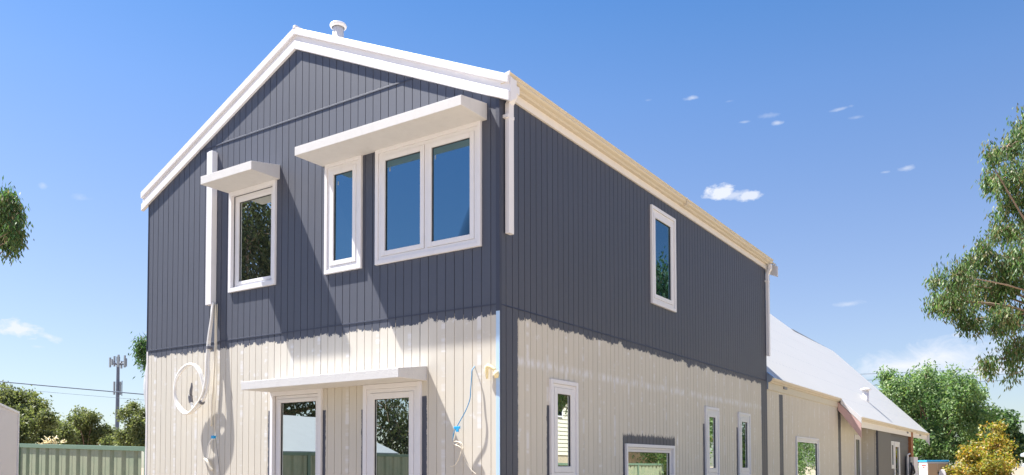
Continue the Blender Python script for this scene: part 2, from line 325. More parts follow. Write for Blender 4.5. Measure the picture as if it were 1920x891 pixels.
# ------------------------------------------------------------------ mesh helpers
def mesh_obj(name, V, Fc, mat, parent=None, smooth=False):
    me = bpy.data.meshes.new(name); me.from_pydata([tuple(v) for v in V], [], Fc)
    me.materials.append(mat if not isinstance(mat, str) else mt[mat])
    if smooth:
        for p in me.polygons: p.use_smooth = True
    me.update(); o = bpy.data.objects.new(name, me); COL.objects.link(o)
    if parent is not None: o.parent = parent
    return o
class MB:
    def __init__(s): s.V = []; s.F = []
    def add(s, V, F):
        k = len(s.V); s.V += [tuple(v) for v in V]; s.F += [tuple(i+k for i in f) for f in F]; return s
    def box(s, x0, x1, y0, y1, z0, z1, ch=0.0):
        if x1 < x0: x0, x1 = x1, x0
        if y1 < y0: y0, y1 = y1, y0
        V = [(x, y, z) for z in (z0, z1) for y in (y0, y1) for x in (x0, x1)]
        return s.add(V, [(0, 2, 3, 1), (4, 5, 7, 6), (0, 1, 5, 4), (2, 6, 7, 3), (0, 4, 6, 2), (1, 3, 7, 5)])
    def hexa(s, P):  # 8 points: bottom ring 4, top ring 4
        return s.add(P, [(3, 2, 1, 0), (4, 5, 6, 7), (0, 1, 5, 4), (1, 2, 6, 5), (2, 3, 7, 6), (3, 0, 4, 7)])
    def extrude(s, prof, fn, a, b):  # closed profile list of (p,q); fn(p,q,t)
        n = len(prof); V = [fn(p, q, a) for p, q in prof]+[fn(p, q, b) for p, q in prof]
        F = [(i, (i+1) % n, n+(i+1) % n, n+i) for i in range(n)]+[tuple(range(n-1, -1, -1)), tuple(range(n, 2*n))]
        return s.add(V, F)
    def tube(s, pts, rad, n=8, caps=True):
        pts = [Vector(p) for p in pts]; m = len(pts); rs = rad if isinstance(rad, (list, tuple)) else [rad]*m
        V = []; up = Vector((0.0123, .31, .95)).normalized(); pu = None
        for i, p in enumerate(pts):
            d = (pts[min(i+1, m-1)]-pts[max(i-1, 0)])
            d = d.normalized() if d.length > 1e-9 else Vector((0, 0, 1))
            a = pu if pu is not None else (up if abs(d.dot(up)) < .9 else Vector((1, 0, 0)))
            a = (a-d*a.dot(d)); a = a.normalized() if a.length > 1e-6 else d.orthogonal().normalized(); pu = a; b = d.cross(a)
            for k in range(n):
                t = 2*math.pi*k/n; V.append(p+(a*math.cos(t)+b*math.sin(t))*rs[i])
        F = [(i*n+k, i*n+(k+1) % n, (i+1)*n+(k+1) % n, (i+1)*n+k) for i in range(m-1) for k in range(n)]
        if caps: F += [tuple(range(n-1, -1, -1)), tuple(range((m-1)*n, m*n))]
        return s.add(V, F)
    def lathe(s, c, prof, n=20):  # prof list of (r,z)
        V = [(c[0]+r*math.cos(2*math.pi*k/n), c[1]+r*math.sin(2*math.pi*k/n), c[2]+z) for r, z in prof for k in range(n)]
        m = len(prof); F = [(i*n+k, i*n+(k+1) % n, (i+1)*n+(k+1) % n, (i+1)*n+k) for i in range(m-1) for k in range(n)]
        return s.add(V, F)
    def build(s, name, mat, parent=None, smooth=False, bevel=0):
        o = mesh_obj(name, s.V, s.F, mat, parent, smooth)
        if bevel:
            b = o.modifiers.new('b', 'BEVEL'); b.width = bevel; b.segments = 2; b.limit_method = 'ANGLE'
        return o
def smoothpath(pts, k=6):
    P = [Vector(p) for p in pts]; out = []
    for i in range(len(P)-1):
        p0 = P[max(i-1, 0)]; p1 = P[i]; p2 = P[i+1]; p3 = P[min(i+2, len(P)-1)]
        for j in range(k):
            t = j/k; out.append(.5*((2*p1)+(p2-p0)*t+(2*p0-5*p1+4*p2-p3)*t*t+(3*p1-p0-3*p2+p3)*t**3))
    out.append(P[-1]); return out
def empty(name, loc, label=None, cat=None, group=None, kind=None):
    o = bpy.data.objects.new(name, None); o.empty_display_size = .3; COL.objects.link(o); o.location = loc
    if label: tag(o, label, cat, group, kind)
    return o
def tag(o, label=None, cat=None, group=None, kind=None):
    if label: o['label'] = label
    if cat: o['category'] = cat
    if group: o['group'] = group
    if kind: o['kind'] = kind
    return o
def lab(o, l): o['label'] = l; return o

# ------------------------------------------------------------------ ground
g = MB(); N = 40
xs = [-1500+3000*i/N for i in range(N+1)]
g.add([(x, y, -.0) for y in xs for x in xs], [(j*(N+1)+i, j*(N+1)+i+1, (j+1)*(N+1)+i+1, (j+1)*(N+1)+i) for j in range(N) for i in range(N)])
tag(g.build('ground', 'sand'), kind='structure')

# ------------------------------------------------------------------ the house
house = empty('house', (0, 0, 0), 'two-storey gabled house, dark grey boards above half-primed cream boards, with a low white-roofed wing', 'house')
FR = lambda s, n, z: (s, -n, z)          # street wall, n = outwards
SD = lambda s, n, z: (n, s, z)           # long wall
P = .133
WL, RX, MS, ZR = -6.893, -3.44, .4545, 7.276
zb = lambda x: ZR-MS*abs(x-RX)
def clad(name, mp, s0, s1, zbot, ztop, grooves, openings, mat, extra=(), parent=house, gw=.0095, gd=.007, rev=.11):
    mb = MB(); br = {s0, s1, *extra}
    gr = [g_ for g_ in grooves if s0+.02 < g_ < s1-.02]
    for g_ in gr: br |= {g_-gw/2, g_+gw/2}
    for o_ in openings: br |= {o_[0], o_[1]}
    br = sorted(b for b in br if s0 <= b <= s1)
    def inter(s):
        iv = [(zbot, None)]
        for (a, b, c, d) in sorted(openings, key=lambda q: q[2]):
            if a-1e-6 <= s <= b+1e-6:
                lo = iv.pop(); iv += [(lo[0], c), (d, None)]
        return [(a, b) for a, b in iv if b is None or b > a+1e-6]
    ing = lambda s: any(abs(s-g_) < gw/2-1e-6 for g_ in gr)
    for a, b in zip(br[:-1], br[1:]):
        if b-a < 1e-6: continue
        mid = (a+b)/2; dep = -gd if ing(mid) else 0
        for z0, z1 in inter(mid):
            za = ztop(a) if z1 is None else z1; zb_ = ztop(b) if z1 is None else z1
            if max(za, zb_) <= z0: continue
            mb.add([mp(a, dep, z0), mp(b, dep, z0), mp(b, dep, max(zb_, z0)), mp(a, dep, max(za, z0))], [(0, 1, 2, 3)])
            if dep:
                for e in (a, b):
                    ze = ztop(e) if z1 is None else z1
                    mb.add([mp(e, 0, z0), mp(e, -gd, z0), mp(e, -gd, ze), mp(e, 0, ze)], [(0, 1, 2, 3)])
    for (a, b, c, d) in openings:
        mb.add([mp(a, 0, c), mp(a, -rev, c), mp(a, -rev, d), mp(a, 0, d)], [(0, 1, 2, 3)])
        mb.add([mp(b, 0, c), mp(b, -rev, c), mp(b, -rev, d), mp(b, 0, d)], [(0, 1, 2, 3)])
        mb.add([mp(a, 0, d), mp(b, 0, d), mp(b, -rev, d), mp(a, -rev, d)], [(0, 1, 2, 3)])
        mb.add([mp(a, 0, c), mp(b, 0, c), mp(b, -rev, c), mp(a, -rev, c)], [(0, 1, 2, 3)])
    return mb.build(name, mat, parent)

def ring(mb, mp, a, b, c, d, w, n0, n1, wb=None):
    """rectangular frame, outer a..b x c..d, width w, from depth n0 to n1"""
    wb = w if wb is None else wb
    def bx(s0, s1, z0, z1):
        p = [mp(s, n, z) for z in (z0, z1) for s, n in ((s0, n0), (s1, n0), (s1, n1), (s0, n1))]
        mb.hexa(p)
    bx(a, a+w, c, d); bx(b-w, b, c, d); bx(a+w, b-w, d-w, d)
    if wb > 0: bx(a+w, b-w, c, c+wb)
def window(name, mp, a, b, c, d, cas=.05, fr=.045, sashw=.065, glasses=1, rec=.0, proud=.035, gmat='glass', label=None, sticker=False):
    """casing > frame, sash, pane. rec = how far the sash sits behind the casing face"""
    mb = MB(); ring(mb, mp, a, b, c, d, cas, -.02, proud)
    # stepped inner lip
    w = mb.build(name, 'white', house, bevel=.003)
    if label: w['label'] = label
    f = MB(); nf = proud-.014-rec; ring(f, mp, a+cas+.0015, b-cas-.0015, c+cas+.0015, d-cas-.0015, fr, -.09, nf)
    f.build('frame', 'upvc', w, bevel=.002)
    gk = MB(); q = .0045; ia, ib, ic, id_ = a+cas+fr, b-cas-fr, c+cas+fr, d-cas-fr
    W_ = (ib-ia)/glasses
    for i in range(glasses):
        x0 = ia+W_*i+(.022 if i else 0)*1; x1 = ia+W_*(i+1)-(.022 if i < glasses-1 else 0)
        if glasses > 1 and i < glasses-1:
            m_ = MB(); xm = ia+W_*(i+1); m_.hexa([mp(s, n, z) for z in (ic, id_) for s, n in ((xm-.02, -.09), (xm+.02, -.09), (xm+.02, nf-.003), (xm-.02, nf-.003))]); m_.build('mullion', 'upvc', w)
        s_ = MB(); ring(s_, mp, x0+q, x1-q, ic+q, id_-q, sashw, -.085, nf+.007)
        s_.build('sash', 'upvc', w, bevel=.004)
        g_ = MB(); e = q+sashw
        ring(gk, mp, x0+e-.001, x1-e+.001, ic+e-.001, id_-e+.001, .007, nf-.03, nf-.012)
        g_.hexa([mp(s, n, z) for z in (ic+e, id_-e) for s, n in ((x0+e, nf-.045), (x1-e, nf-.045), (x1-e, nf-.022), (x0+e, nf-.022))]); g_.build('pane', gmat, w)
    if sticker:
        for i in range(glasses):
            x0 = ia+W_*i+sashw+.06; z1_ = id_-sashw-.10
            st = MB(); st.hexa([mp(s, n, z) for z in (z1_-.05, z1_) for s, n in ((x0, nf-.0219), (x0+.018, nf-.0219), (x0+.018, nf-.0212), (x0, nf-.0212))]); st.build('sticker', 'antenna', w)
    gk.build('gasket', 'gasket_shade', w)
    # near-black sheet painting in the shade of the gap behind the sash edge
    bk = MB(); bk.hexa([mp(s, n, z) for z in (ic, id_) for s, n in ((ia, -.10), (ib, -.10), (ib, -.094), (ia, -.094))]); bk.build('backing', 'gasket_shade', w)
    return w

fg = [.014-k*P for k in range(1, 53)]
opF = [(-4.78, -3.87, 4.07, 5.47), (-2.80, -2.19, 4.06, 5.47), (-1.88, -.28, 4.06, 5.47), (-3.84, -2.91, .06, 2.45), (-2.07, -1.185, .06, 2.45)]
lo = [o_ for o_ in opF if o_[3] < 3]; hi = [o_ for o_ in opF if o_[3] > 3]
w = clad('wall', FR, WL, 0, 0, lambda s: 3.325, fg, lo, 'front'); w['label'] = 'street wall boards, primed cream with dark brush strips beside the doors'
w = clad('wall', FR, WL, 0, 3.325, lambda s: min(6.306, zb(s)+.05), fg, hi, 'front', extra=(RX-(ZR+.05-6.306)/MS, RX+(ZR+.05-6.306)/MS)); w['label'] = 'dark grey upper street wall boards'
gs0, gs1 = RX-(ZR+.05-6.306)/MS, RX+(ZR+.05-6.306)/MS
w = clad('wall', FR, gs0, gs1, 6.306, lambda s: zb(s)+.05, fg, [], 'front', extra=(RX,)); w['label'] = 'dark grey gable triangle boards'
sg = [.137+P*k for k in range(0, 80)]
opS = [(4.245, 5.14, 4.06, 5.55), (1.13, 1.765, 1.32, 2.51), (3.28, 5.02, .74, 1.745), (6.545, 7.165, 1.27, 2.485), (8.375, 9.03, 1.27, 2.48)]
w = clad('wall', SD, 0, 10.33, 0, lambda s: 3.322, sg, [o_ for o_ in opS if o_[3] < 3], 'side'); w['label'] = 'long wall lower boards, primed cream with filler marks and a dark painted corner'
w = clad('wall', SD, 0, 10.33, 3.322, lambda s: 5.86, sg, [o_ for o_ in opS if o_[3] > 3], 'side'); w['label'] = 'long wall upper boards, dark grey'
# joint flashings
m_ = MB()
m_.hexa([(WL, 0.001, 3.318), (-.045, 0.001, 3.318), (-.045, -.007, 3.310), (WL, -.007, 3.310), (WL, 0.001, 3.331), (-.045, 0.001, 3.331), (-.045, -.0065, 3.328), (WL, -.0065, 3.328)])
m_.hexa([(gs0+.1, 0.001, 6.298), (gs1-.1, 0.001, 6.298), (gs1-.1, -.008, 6.292), (gs0+.1, -.008, 6.292), (gs0+.1, 0.001, 6.318), (gs1-.1, 0.001, 6.318), (gs1-.1, -.006, 6.312), (gs0+.1, -.006, 6.312)])
m_.hexa([(-.001, .045, 3.312), (-.001, 10.3, 3.312), (.008, 10.3, 3.310), (.008, .045, 3.310), (-.001, .045, 3.326), (-.001, 10.3, 3.326), (.003, 10.3, 3.322), (.003, .045, 3.322)])
m_.build('joint_flashing', 'darkpaint', house)
# corner trims
m_ = MB().box(-.045, .006, -.006, .0005, 3.24, 5.72).box(.0005, .0062, .0008, .04, 0, 5.80); m_.build('corner_trim', 'darkpaint', house)
m_ = MB().box(-.043, .0058, -.0058, .0005, 0, 3.238); lab(m_.build('corner_film', 'bluefilm', house), 'strip of blue protective film down the primed corner')
# left and back walls, closing the block
m_ = MB().box(WL-.0, WL+.12, .01, 10.33, 0, 5.70)
m_.add([(WL, 10.33, 0), (0, 10.33, 0), (0, 10.33, 5.70), (RX, 10.33, ZR+.05), (WL, 10.33, 5.70)], [(0, 1, 2, 3, 4)])
m_.build('rear_wall', 'darkpaint', house)
m_ = MB().box(WL-.012, WL+.0, -.008, .045, 3.32, 5.70); m_.build('corner_trim', 'darkpaint', house)
m_ = MB().box(WL-.010, WL+.028, -.006, .0004, 0, 3.31); m_.build('corner_trim', 'shedwhite', house)
# loose wall wrap bulging at the left corner
V = []; Fw = []
zs = [0.2+i*.16 for i in range(20)]
for i, z in enumerate(zs):
    bul = .10*math.exp(-((z-2.72)/.38)**2)+.03*math.exp(-((z-1.6)/.7)**2)+.012*math.sin(z*5)
    V += [(WL-.01, -.004, z), (WL-.015-bul, .02, z+.02), (WL-.012-bul*.8, .07, z)]
for i in range(len(zs)-1):
    for k in range(2): Fw.append((i*3+k, i*3+k+1, i*3+k+4, i*3+k+3))
o = mesh_obj('wall_wrap', V, Fw, 'wrap', house, True); o['label'] = 'loose grey building wrap bulging at the left corner'

# windows and glazed doors
ww = window('window', FR, -4.835, -3.815, 4.015, 5.505, cas=.06, fr=.045, sashw=.045, rec=.055, gmat='glass_low', label='single square-ish window above the conduit, deepest set')
window('window', FR, -2.829, -2.157, 4.022, 5.505, cas=.05, fr=.045, sashw=.062, label='narrow window under the long awning', sticker=True)
window('window', FR, -1.911, -.245, 4.022, 5.505, cas=.05, fr=.045, sashw=.062, glasses=2, label='two-pane window under the long awning', sticker=True)
window('glass_door', FR, -3.885, -2.868, .02, 2.495, cas=.055, fr=.045, sashw=.05, rec=.045, gmat='glass_low', label='glazed door nearer the conduit')
window('glass_door', FR, -2.107, -1.148, .02, 2.493, cas=.06, fr=.05, sashw=.075, gmat='glass_low', label='glazed door nearer the blue wire')
window('window', SD, 4.205, 5.18, 4.02, 5.592, cas=.05, fr=.05, sashw=.065, rec=.01, label='tall window high in the dark long wall')
window('window', SD, 1.10, 1.795, 1.275, 2.552, cas=.05, fr=.045, sashw=.075, rec=.005, gmat='glass_low', label='narrow window nearest the corner')
window('window', SD, 3.24, 5.06, .70, 1.785, cas=.05, fr=.03, sashw=.035, rec=.03, gmat='glass_low', label='low wide window under a jagged dark paint patch')
window('window', SD, 6.51, 7.20, 1.235, 2.527, cas=.05, fr=.045, sashw=.08, gmat='glass_low', label='first of the paired slim windows')
window('window', SD, 8.34, 9.065, 1.235, 2.52, cas=.05, fr=.045, sashw=.08, gmat='glass_low', label='second of the paired slim windows')

# awnings
def awning(a, b, zt, zbm, zf, dep=.5):
    m_ = MB(); m_.extrude([(0, zbm), (dep, zbm-.004), (dep, zf), (0, zt)], lambda n, z, t: (t, -n, z), a, b)
    return m_.build('awning', 'render', house, bevel=.004)
lab(awning(-2.89, -.171, 5.70, 5.500, 5.612), 'long rendered awning over the three-pane group')
lab(awning(-4.865, -3.755, 5.71, 5.505, 5.618, .495), 'short rendered awning')
lab(awning(-3.892, -1.071, 2.675, 2.495, 2.602, .52), 'rendered awning over the glazed doors')

# barge, roof
def slope_band(name, mat, o0, o1, y0, y1, xl=-7.07, xr=.155, lab_=None, bev=.003):
    for xa, xb in ((xl, RX), (RX, xr)):
        m_ = MB()
        m_.hexa([(xa, y0, zb(xa)+o0), (xb, y0, zb(xb)+o0), (xb, y1, zb(xb)+o0), (xa, y1, zb(xa)+o0),
                 (xa, y0, zb(xa)+o1), (xb, y0, zb(xb)+o1), (xb, y1, zb(xb)+o1), (xa, y1, zb(xa)+o1)])
        q = m_.build(name, mat, house, bevel=bev)
        if lab_: q['label'] = lab_
slope_band('barge_board', 'white', 0, .113, -.036, .02)
slope_band('barge_recess', 'white', .1135, .205, -.006, .02, bev=0)
slope_band('barge_capping', 'white', .2055, .30, -.046, .05, xr=.150)
m_ = MB().box(RX-.02, RX+.03, -.05, .25, ZR+.285, ZR+.325); m_.build('ridge_cap', 'white', house, bevel=.004)
# end closure of the barge
m_ = MB().hexa([(.151, -.005, 5.64), (.165, -.005, 5.64), (.165, .12, 5.72), (.151, .12, 5.72), (.151, -.005, 5.92), (.165, -.005, 5.92), (.165, .12, 5.92), (.151, .12, 5.92)]); m_.build('barge_end', 'pipe', house)
m_ = MB()
for xa, xb in ((-7.05, RX), (RX, .13)):
    m_.hexa([(xa, -.03, zb(xa)+.27), (xb, -.03, zb(xb)+.27), (xb, 10.72, zb(xb)+.27), (xa, 10.72, zb(xa)+.27),
             (xa, -.03, zb(xa)+.296), (xb, -.03, zb(xb)+.296), (xb, 10.72, zb(xb)+.296), (xa, 10.72, zb(xa)+.296)])
m_.build('roof', 'roof', house)
for xa, xb in ((-7.05, RX), (RX, .16)):
    m_ = MB(); m_.hexa([(xa, 10.70, zb(xa)+.02), (xb, 10.70, zb(xb)+.02), (xb, 10.74, zb(xb)+.02), (xa, 10.74, zb(xa)+.02),
             (xa, 10.70, zb(xa)+.26), (xb, 10.70, zb(xb)+.26), (xb, 10.74, zb(xb)+.26), (xa, 10.74, zb(xa)+.26)]); m_.build('barge_board', 'white', house)

def gutter(y0, y1, xb, zt, zt_f=None, h=.115, w=.125, mat='cream', name='gutter'):
    """quad gutter with rolled lip, back edge xb, top zt"""
    prof = [(xb, zt-h), (xb+w*.42, zt-h), (xb+w*.50, zt-h+.012), (xb+w*.50, zt-h+.026), (xb+w*.78, zt-h+.044), (xb+w*.90, zt-h+.062), (xb+w*.90, zt-.03), (xb+w, zt-.022), (xb+w+.006, zt-.008), (xb+w, zt), (xb+w-.012, zt), (xb+w-.016, zt-.018), (xb+w*.84, zt-.03), (xb+w*.84, zt-h+.06), (xb+.01, zt-h+.03), (xb+.006, zt), (xb, zt)]
    m_ = MB(); m_.extrude(prof, lambda x, z, t: (x, t, z), y0, y1); return m_.build(name, mat, house)
gutter(-.012, 10.40, .032, 5.985)
gutter(-.0, 10.40, WL-.165, 5.93, name='gutter')
m_ = MB().box(-.001, .030, .03, 10.36, 5.775, 5.975); m_.build('fascia', 'fascia', house, bevel=.003)
# end cap, triangular, white
m_ = MB(); m_.extrude([(.10, 5.875), (.13, 5.90), (.158, 5.955), (.165, 5.99), (.02, 5.96), (.02, 5.875)], lambda x, z, t: (x, t, z), -.026, -.0125); m_.build('gutter_end', 'white', house)
# gutter joint
m_ = MB().box(.031, .165, 5.37, 5.385, 5.862, 5.99); m_.build('gutter_joint', 'cream', house)
# downpipes
def downpipe(y, ztop, zj, zend, mat='pipe'):
    w2 = .05; d = .058
    m_ = MB()
    sec = [((.075, ztop), 0), ((.075, ztop-.10), 0), ((.014, zj), 0), ((.014, zend), 0)]
    for (x, z), (x2, z2) in zip([s_[0] for s_ in sec[:-1]], [s_[0] for s_ in sec[1:]]):
        m_.hexa([(x2, y-w2, z2), (x2, y+w2, z2), (x2+d, y+w2, z2), (x2+d, y-w2, z2), (x, y-w2, z), (x, y+w2, z), (x+d, y+w2, z), (x+d, y-w2, z)])
    p_ = m_.build('downpipe', mat, house, bevel=.003)
    s_ = MB().box(.0, .0765, y-w2-.028, y+w2+.004, zj-.17, zj-.135); s_.build('strap', mat, p_)
    return p_
lab(downpipe(.15, 5.88, 5.68, 4.155), 'short white downpipe stopping halfway down the dark wall')
lab(downpipe(10.335, 5.87, 5.66, 3.86), 'far white downpipe above the low wing roof')
m_ = MB().box(.06, .145, .085, .215, 5.79, 5.882); m_.build('gutter_outlet', 'pipe', house, bevel=.003)
# flue
m_ = MB().lathe((-2.99, .36, 7.2), [(.078, 0), (.078, .45), (.0, .45)], 24); fl = m_.build('flue', 'pipe', house, True)
m_ = MB().lathe((-2.99, .36, 7.63), [(.088, -.024), (.112, -.014), (.120, .006), (.112, .024), (.06, .036), (0, .038)], 28); m_.build('cap', 'pipe', fl, True)
m_ = MB().lathe((-2.99, .36, 7.2), [(.10, .1), (.10, .215), (.082, .235)], 24); m_.build('collar', 'zinc', fl, True)

# conduit cover
m_ = MB().box(-5.282, -5.150, -.094, -.001, 3.87, 6.185); cv = m_.build('conduit_cover', 'white', house, bevel=.004); cv['label'] = 'tall white box cover over the cables, beside the short awning'
m_ = MB().box(-5.262, -5.17, -.08, -.004, 6.186, 6.20); m_.build('cap', 'upvc', cv)

# ------------------------------------------------------------------ low wing of the house
wg = [10.33+.08+P*k for k in range(0, 90)]
opW = [(12.64, 14.76, .5, 2.12), (19.42, 20.2, .05, 2.38)]
w = clad('wall', SD, 10.335, 20.5, 0, lambda s: 3.17 if s < 17.14 else 3.40, wg, opW, 'wing', extra=(17.14,)); w['label'] = 'low wing boards, primed cream with two dark painted strips'
window('window', SD, 12.60, 14.80, .46, 2.165, cas=.045, fr=.04, sashw=.04, rec=.01, gmat='glass_low', label='wide window in the low wing')
window('glass_door', SD, 19.38, 20.26, .02, 2.42, cas=.045, fr=.045, sashw=.05, gmat='glass_low', label='glazed door in the low wing beside the step')
w = clad('wall', FR, 0, .50, 0, lambda s: 3.38-s, [.13, .26, .39], [], 'step'); w.location = (0, 20.5, 0); w['label'] = 'short return wall, half primed, half dark'
# set-out dark wall under the far eave
m_ = MB().box(.38, .50, 20.505, 22.9, 0, 2.9); m_.build('wall', 'warmgrey', house)
m_ = MB()
for k in range(17):
    z0 = .02+k*.165
    m_.hexa([(.36, 22.9, z0), (.36, 27.0, z0), (.470, 27.0, z0), (.470, 22.9, z0), (.36, 22.9, z0+.165), (.36, 27.0, z0+.165), (.455, 27.0, z0+.165), (.455, 22.9, z0+.165)])
lab(m_.build('wall', 'warmgrey', house), 'dark weatherboards under the far eave')
SD2 = lambda s, n, z: (.47+n, s, z)
window('window', SD2, 22.93, 23.55, 1.35, 2.30, cas=.06, fr=.03, sashw=.04, gmat='glass_low', label='small window under the far eave')
window('glass_door', SD2, 23.62, 24.72, .05, 2.30, cas=.08, fr=.04, sashw=.06, gmat='glass_low', label='glazed door under the far eave')
lab(MB().box(.42, .56, 27.02, 27.55, 0, 2.75).build('post', 'timber', house), 'rust brown timber post')
# meter box
mbx = MB().box(.485, .66, 26.1, 26.75, .9, 1.78).build('meter_box', 'greybox', house, bevel=.01)
d_ = MB().hexa([(.66, 26.78, .92), (.67, 26.78, .92), (.79, 26.95, .92), (.78, 26.97, .92), (.66, 26.78, 1.78), (.67, 26.78, 1.78), (.79, 26.95, 1.78), (.78, 26.97, 1.78)]).build('door', 'pipe', mbx)
MB().tube([(.6, 25.8, .9), (.6, 25.8, 1.86), (.6, 26.3, 1.90)], .03).build('pipe', 'upvc', mbx)
MB().tube(smoothpath([(.7, 25.9, 1.55), (.78, 25.6, 1.3), (.72, 25.7, 1.15), (.8, 25.95, 1.2), (.75, 25.8, 1.45), (.7, 26.0, 1.1)]), .035).build('cable', 'black', mbx)

zr_ = lambda x: 2.826+(.65-x)
def roofsheet():
    t_ = .045; V = []; F_ = []
    def slab(pts):  # polygon in plan order list of (x,y) on the 45 degree plane
        k = len(V); n = len(pts)
        for x, y in pts: V.append((x, y, zr_(x)))
        for x, y in pts: V.append((x-t_*.7, y, zr_(x)-t_*.7))
        F_.append(tuple(range(k, k+n))); F_.append(tuple(range(k+2*n-1, k+n-1, -1)))
        for i in range(n): F_.append((k+i, k+n+i, k+n+(i+1) % n, k+(i+1) % n))
    slab([(.12, 10.342), (.12, 17.14), (.655, 17.14), (.655, 31.5), (-3.21, 31.5), (-3.21, 24.97), (-3.85, 23.5), (-3.85, 10.75)])
    return mesh_obj('roof', V, F_, 'roof', house)
lab(roofsheet(), 'steep white steel roof of the low wing')
# back slope
m_ = MB(); m_.add([(-3.85, 10.75, 7.315), (-3.85, 23.5, 7.315), (-7.6, 23.5, 3.56), (-7.6, 10.75, 3.56)], [(0, 1, 2, 3)])
m_.add([(-3.85, 23.5, 7.315), (-3.21, 24.97, 6.675), (-3.21, 31.5, 6.675), (-6.3, 31.5, 3.56), (-6.3, 23.5, 3.56), (-7.6, 23.5, 3.56)], [(0, 1, 2, 3, 4), (0, 4, 5)])
m_.add([(-3.21, 27.52, 6.62), (.50, 27.52, 2.93), (.5, 27.52, 0), (-6.2, 27.52, 0), (-6.3, 27.52, 3.56)], [(0, 1, 2, 3, 4)]); m_.build('roof', 'roof', house)
# dark panel edge on the far slope just over the ridge
m_ = MB().hexa([(-3.34, 24.95, 6.70), (-3.30, 24.95, 6.70), (-3.26, 31.3, 6.70), (-3.34, 31.3, 6.70), (-3.34, 24.95, 6.80), (-3.30, 24.95, 6.80), (-3.30, 31.3, 6.735), (-3.34, 31.3, 6.735)]); lab(m_.build('ridge_panel', 'greybox', house), 'thin dark panel edge over the ridge')
gutter(10.342, 17.16, -.0+.0, 3.385, h=.10, w=.125)
m_ = MB().box(-.001, .028, 10.345, 17.14, 3.13, 3.283); m_.build('fascia', 'cream', house)
gutter(17.2, 31.55, .56, 2.84, h=.10, w=.11)
m_ = MB().box(.53, .558, 17.16, 31.5, 2.56, 2.80); m_.build('fascia', 'fascia', house)
m_ = MB().box(.52, .556, 17.2, 31.45, 2.60, 2.615); m_.build('soffit', 'fascia', house)
for yy, xx, zz in ((11.5, .028, 3.22), (26.0, .56, 2.66), (29.3, .56, 2.66)):
    MB().box(xx, xx+.03, yy, yy+.24, zz, zz+.06).build('gutter_bracket', 'greybox', house)
# near barge of the set-out roof
def bar(x0, z0t, z0b, x1, z1t, z1b, y0, y1, mat, name, lb=None):
    m_ = MB().hexa([(x0, y0, z0b), (x1, y0, z1b), (x1, y1, z1b), (x0, y1, z0b), (x0, y0, z0t), (x1, y0, z1t), (x1, y1, z1t), (x0, y1, z0t)])
    q = m_.build(name, mat, house, bevel=.003)
    if lb: q['label'] = lb
bar(.10, 3.37, 3.23, .655, 2.83, 2.655, 17.10, 17.139, 'white', 'barge_capping')
bar(.02, 3.29, 3.06, .645, 2.655, 2.23, 17.105, 17.139, 'pinkprime', 'barge_board', 'pink primed barge board where the wing roof steps out')
bar(.45, 2.86, 2.60, .66, 2.79, 2.32, 31.5, 31.54, 'white', 'barge_board')
# end cap and apron flashing at the near end
m_ = MB(); m_.extrude([(.0, 3.13), (.028, 3.13), (.03, 3.28), (.06, 3.285), (.11, 3.325), (.135, 3.392), (.02, 3.45), (0, 3.47)], lambda x, z, t: (x, t, z), 10.334, 10.3415); m_.build('end_flashing', 'zinc', house)
m_ = MB().hexa([(.0, 10.333, 3.50), (.16, 10.333, 3.36), (.16, 10.50, 3.36), (.0, 10.50, 3.50), (.0, 10.333, 3.52), (.165, 10.333, 3.372), (.165, 10.50, 3.372), (.0, 10.50, 3.52)]); m_.build('end_flashing', 'zinc', house)
# vent pipe on the wing roof
m_ = MB().lathe((-.25, 22.7, 3.6), [(.105, 0), (.105, .50), (0, .50)], 20); vp = m_.build('vent_pipe', 'pipe', house, True)
MB().lathe((-.25, 22.7, 4.08), [(.11, -.03), (.17, -.015), (.18, .02), (.12, .05), (0, .065)], 24).build('cap', 'pipe', vp, True)

# ------------------------------------------------------------------ cables hanging on the street wall
cc_ = empty('coiled_conduit', (-5.16, -.06, 3.84), 'white flexible conduit looped below the tall cable cover, grey tape at its end', 'conduit')
cpts = [(-5.17, -.05, 3.90), (-5.158, -.06, 3.80), (-5.155, -.07, 3.638), (-5.175, -.09, 3.319), (-5.163, -.11, 2.998), (-5.150, -.12, 2.718), (-5.205, -.13, 2.506), (-5.351, -.14, 2.354), (-5.528, -.15, 2.262), (-5.686, -.16, 2.302), (-5.835, -.17, 2.455), (-5.893, -.17, 2.661), (-5.83, -.17, 2.837), (-5.66, -.17, 2.964), (-5.478, -.16, 2.984), (-5.335, -.15, 2.871), (-5.257, -.14, 2.708), (-5.229, -.13, 2.524), (-5.303, -.12, 2.401), (-5.455, -.11, 2.320), (-5.534, -.11, 2.362), (-5.570, -.11, 2.43)]
loc_ = lambda pts: [(x+5.16, y+.06, z-3.84) for x, y, z in pts]
MB().tube(loc_(smoothpath(cpts)), .022, 10).build('tube', 'conduit', cc_, True)
c2p = [(x+.034*math.cos(i*.45), y-.012-.02*math.sin(i*.3), z+.028*math.sin(i*.45)) for i, (x, y, z) in enumerate(cpts[:20])]
MB().tube(loc_(smoothpath(c2p)), .016, 10).build('tube', 'conduit', cc_, True)
MB().tube(loc_(smoothpath([(-5.572, -.11, 2.42), (-5.590, -.11, 2.50), (-5.582, -.11, 2.53)])), [.034]*13, 10).build('tape', 'tape', cc_, True)
MB().tube(loc_([(-5.582, -.11, 2.52), (-5.575, -.112, 2.60), (-5.560, -.11, 2.66), (-5.562, -.108, 2.72)]), [.02, .022, .017, .008], 8).build('frayed_end', 'tape', cc_, True)
MB().tube(loc_([(-5.163, -.095, 3.235), (-5.165, -.10, 3.195)]), .050, 10).build('tape', 'tape', cc_)
MB().tube(loc_([(-5.275, -.13, 2.43), (-5.30, -.13, 2.405)]), .045, 10).build('tape', 'tape', cc_)
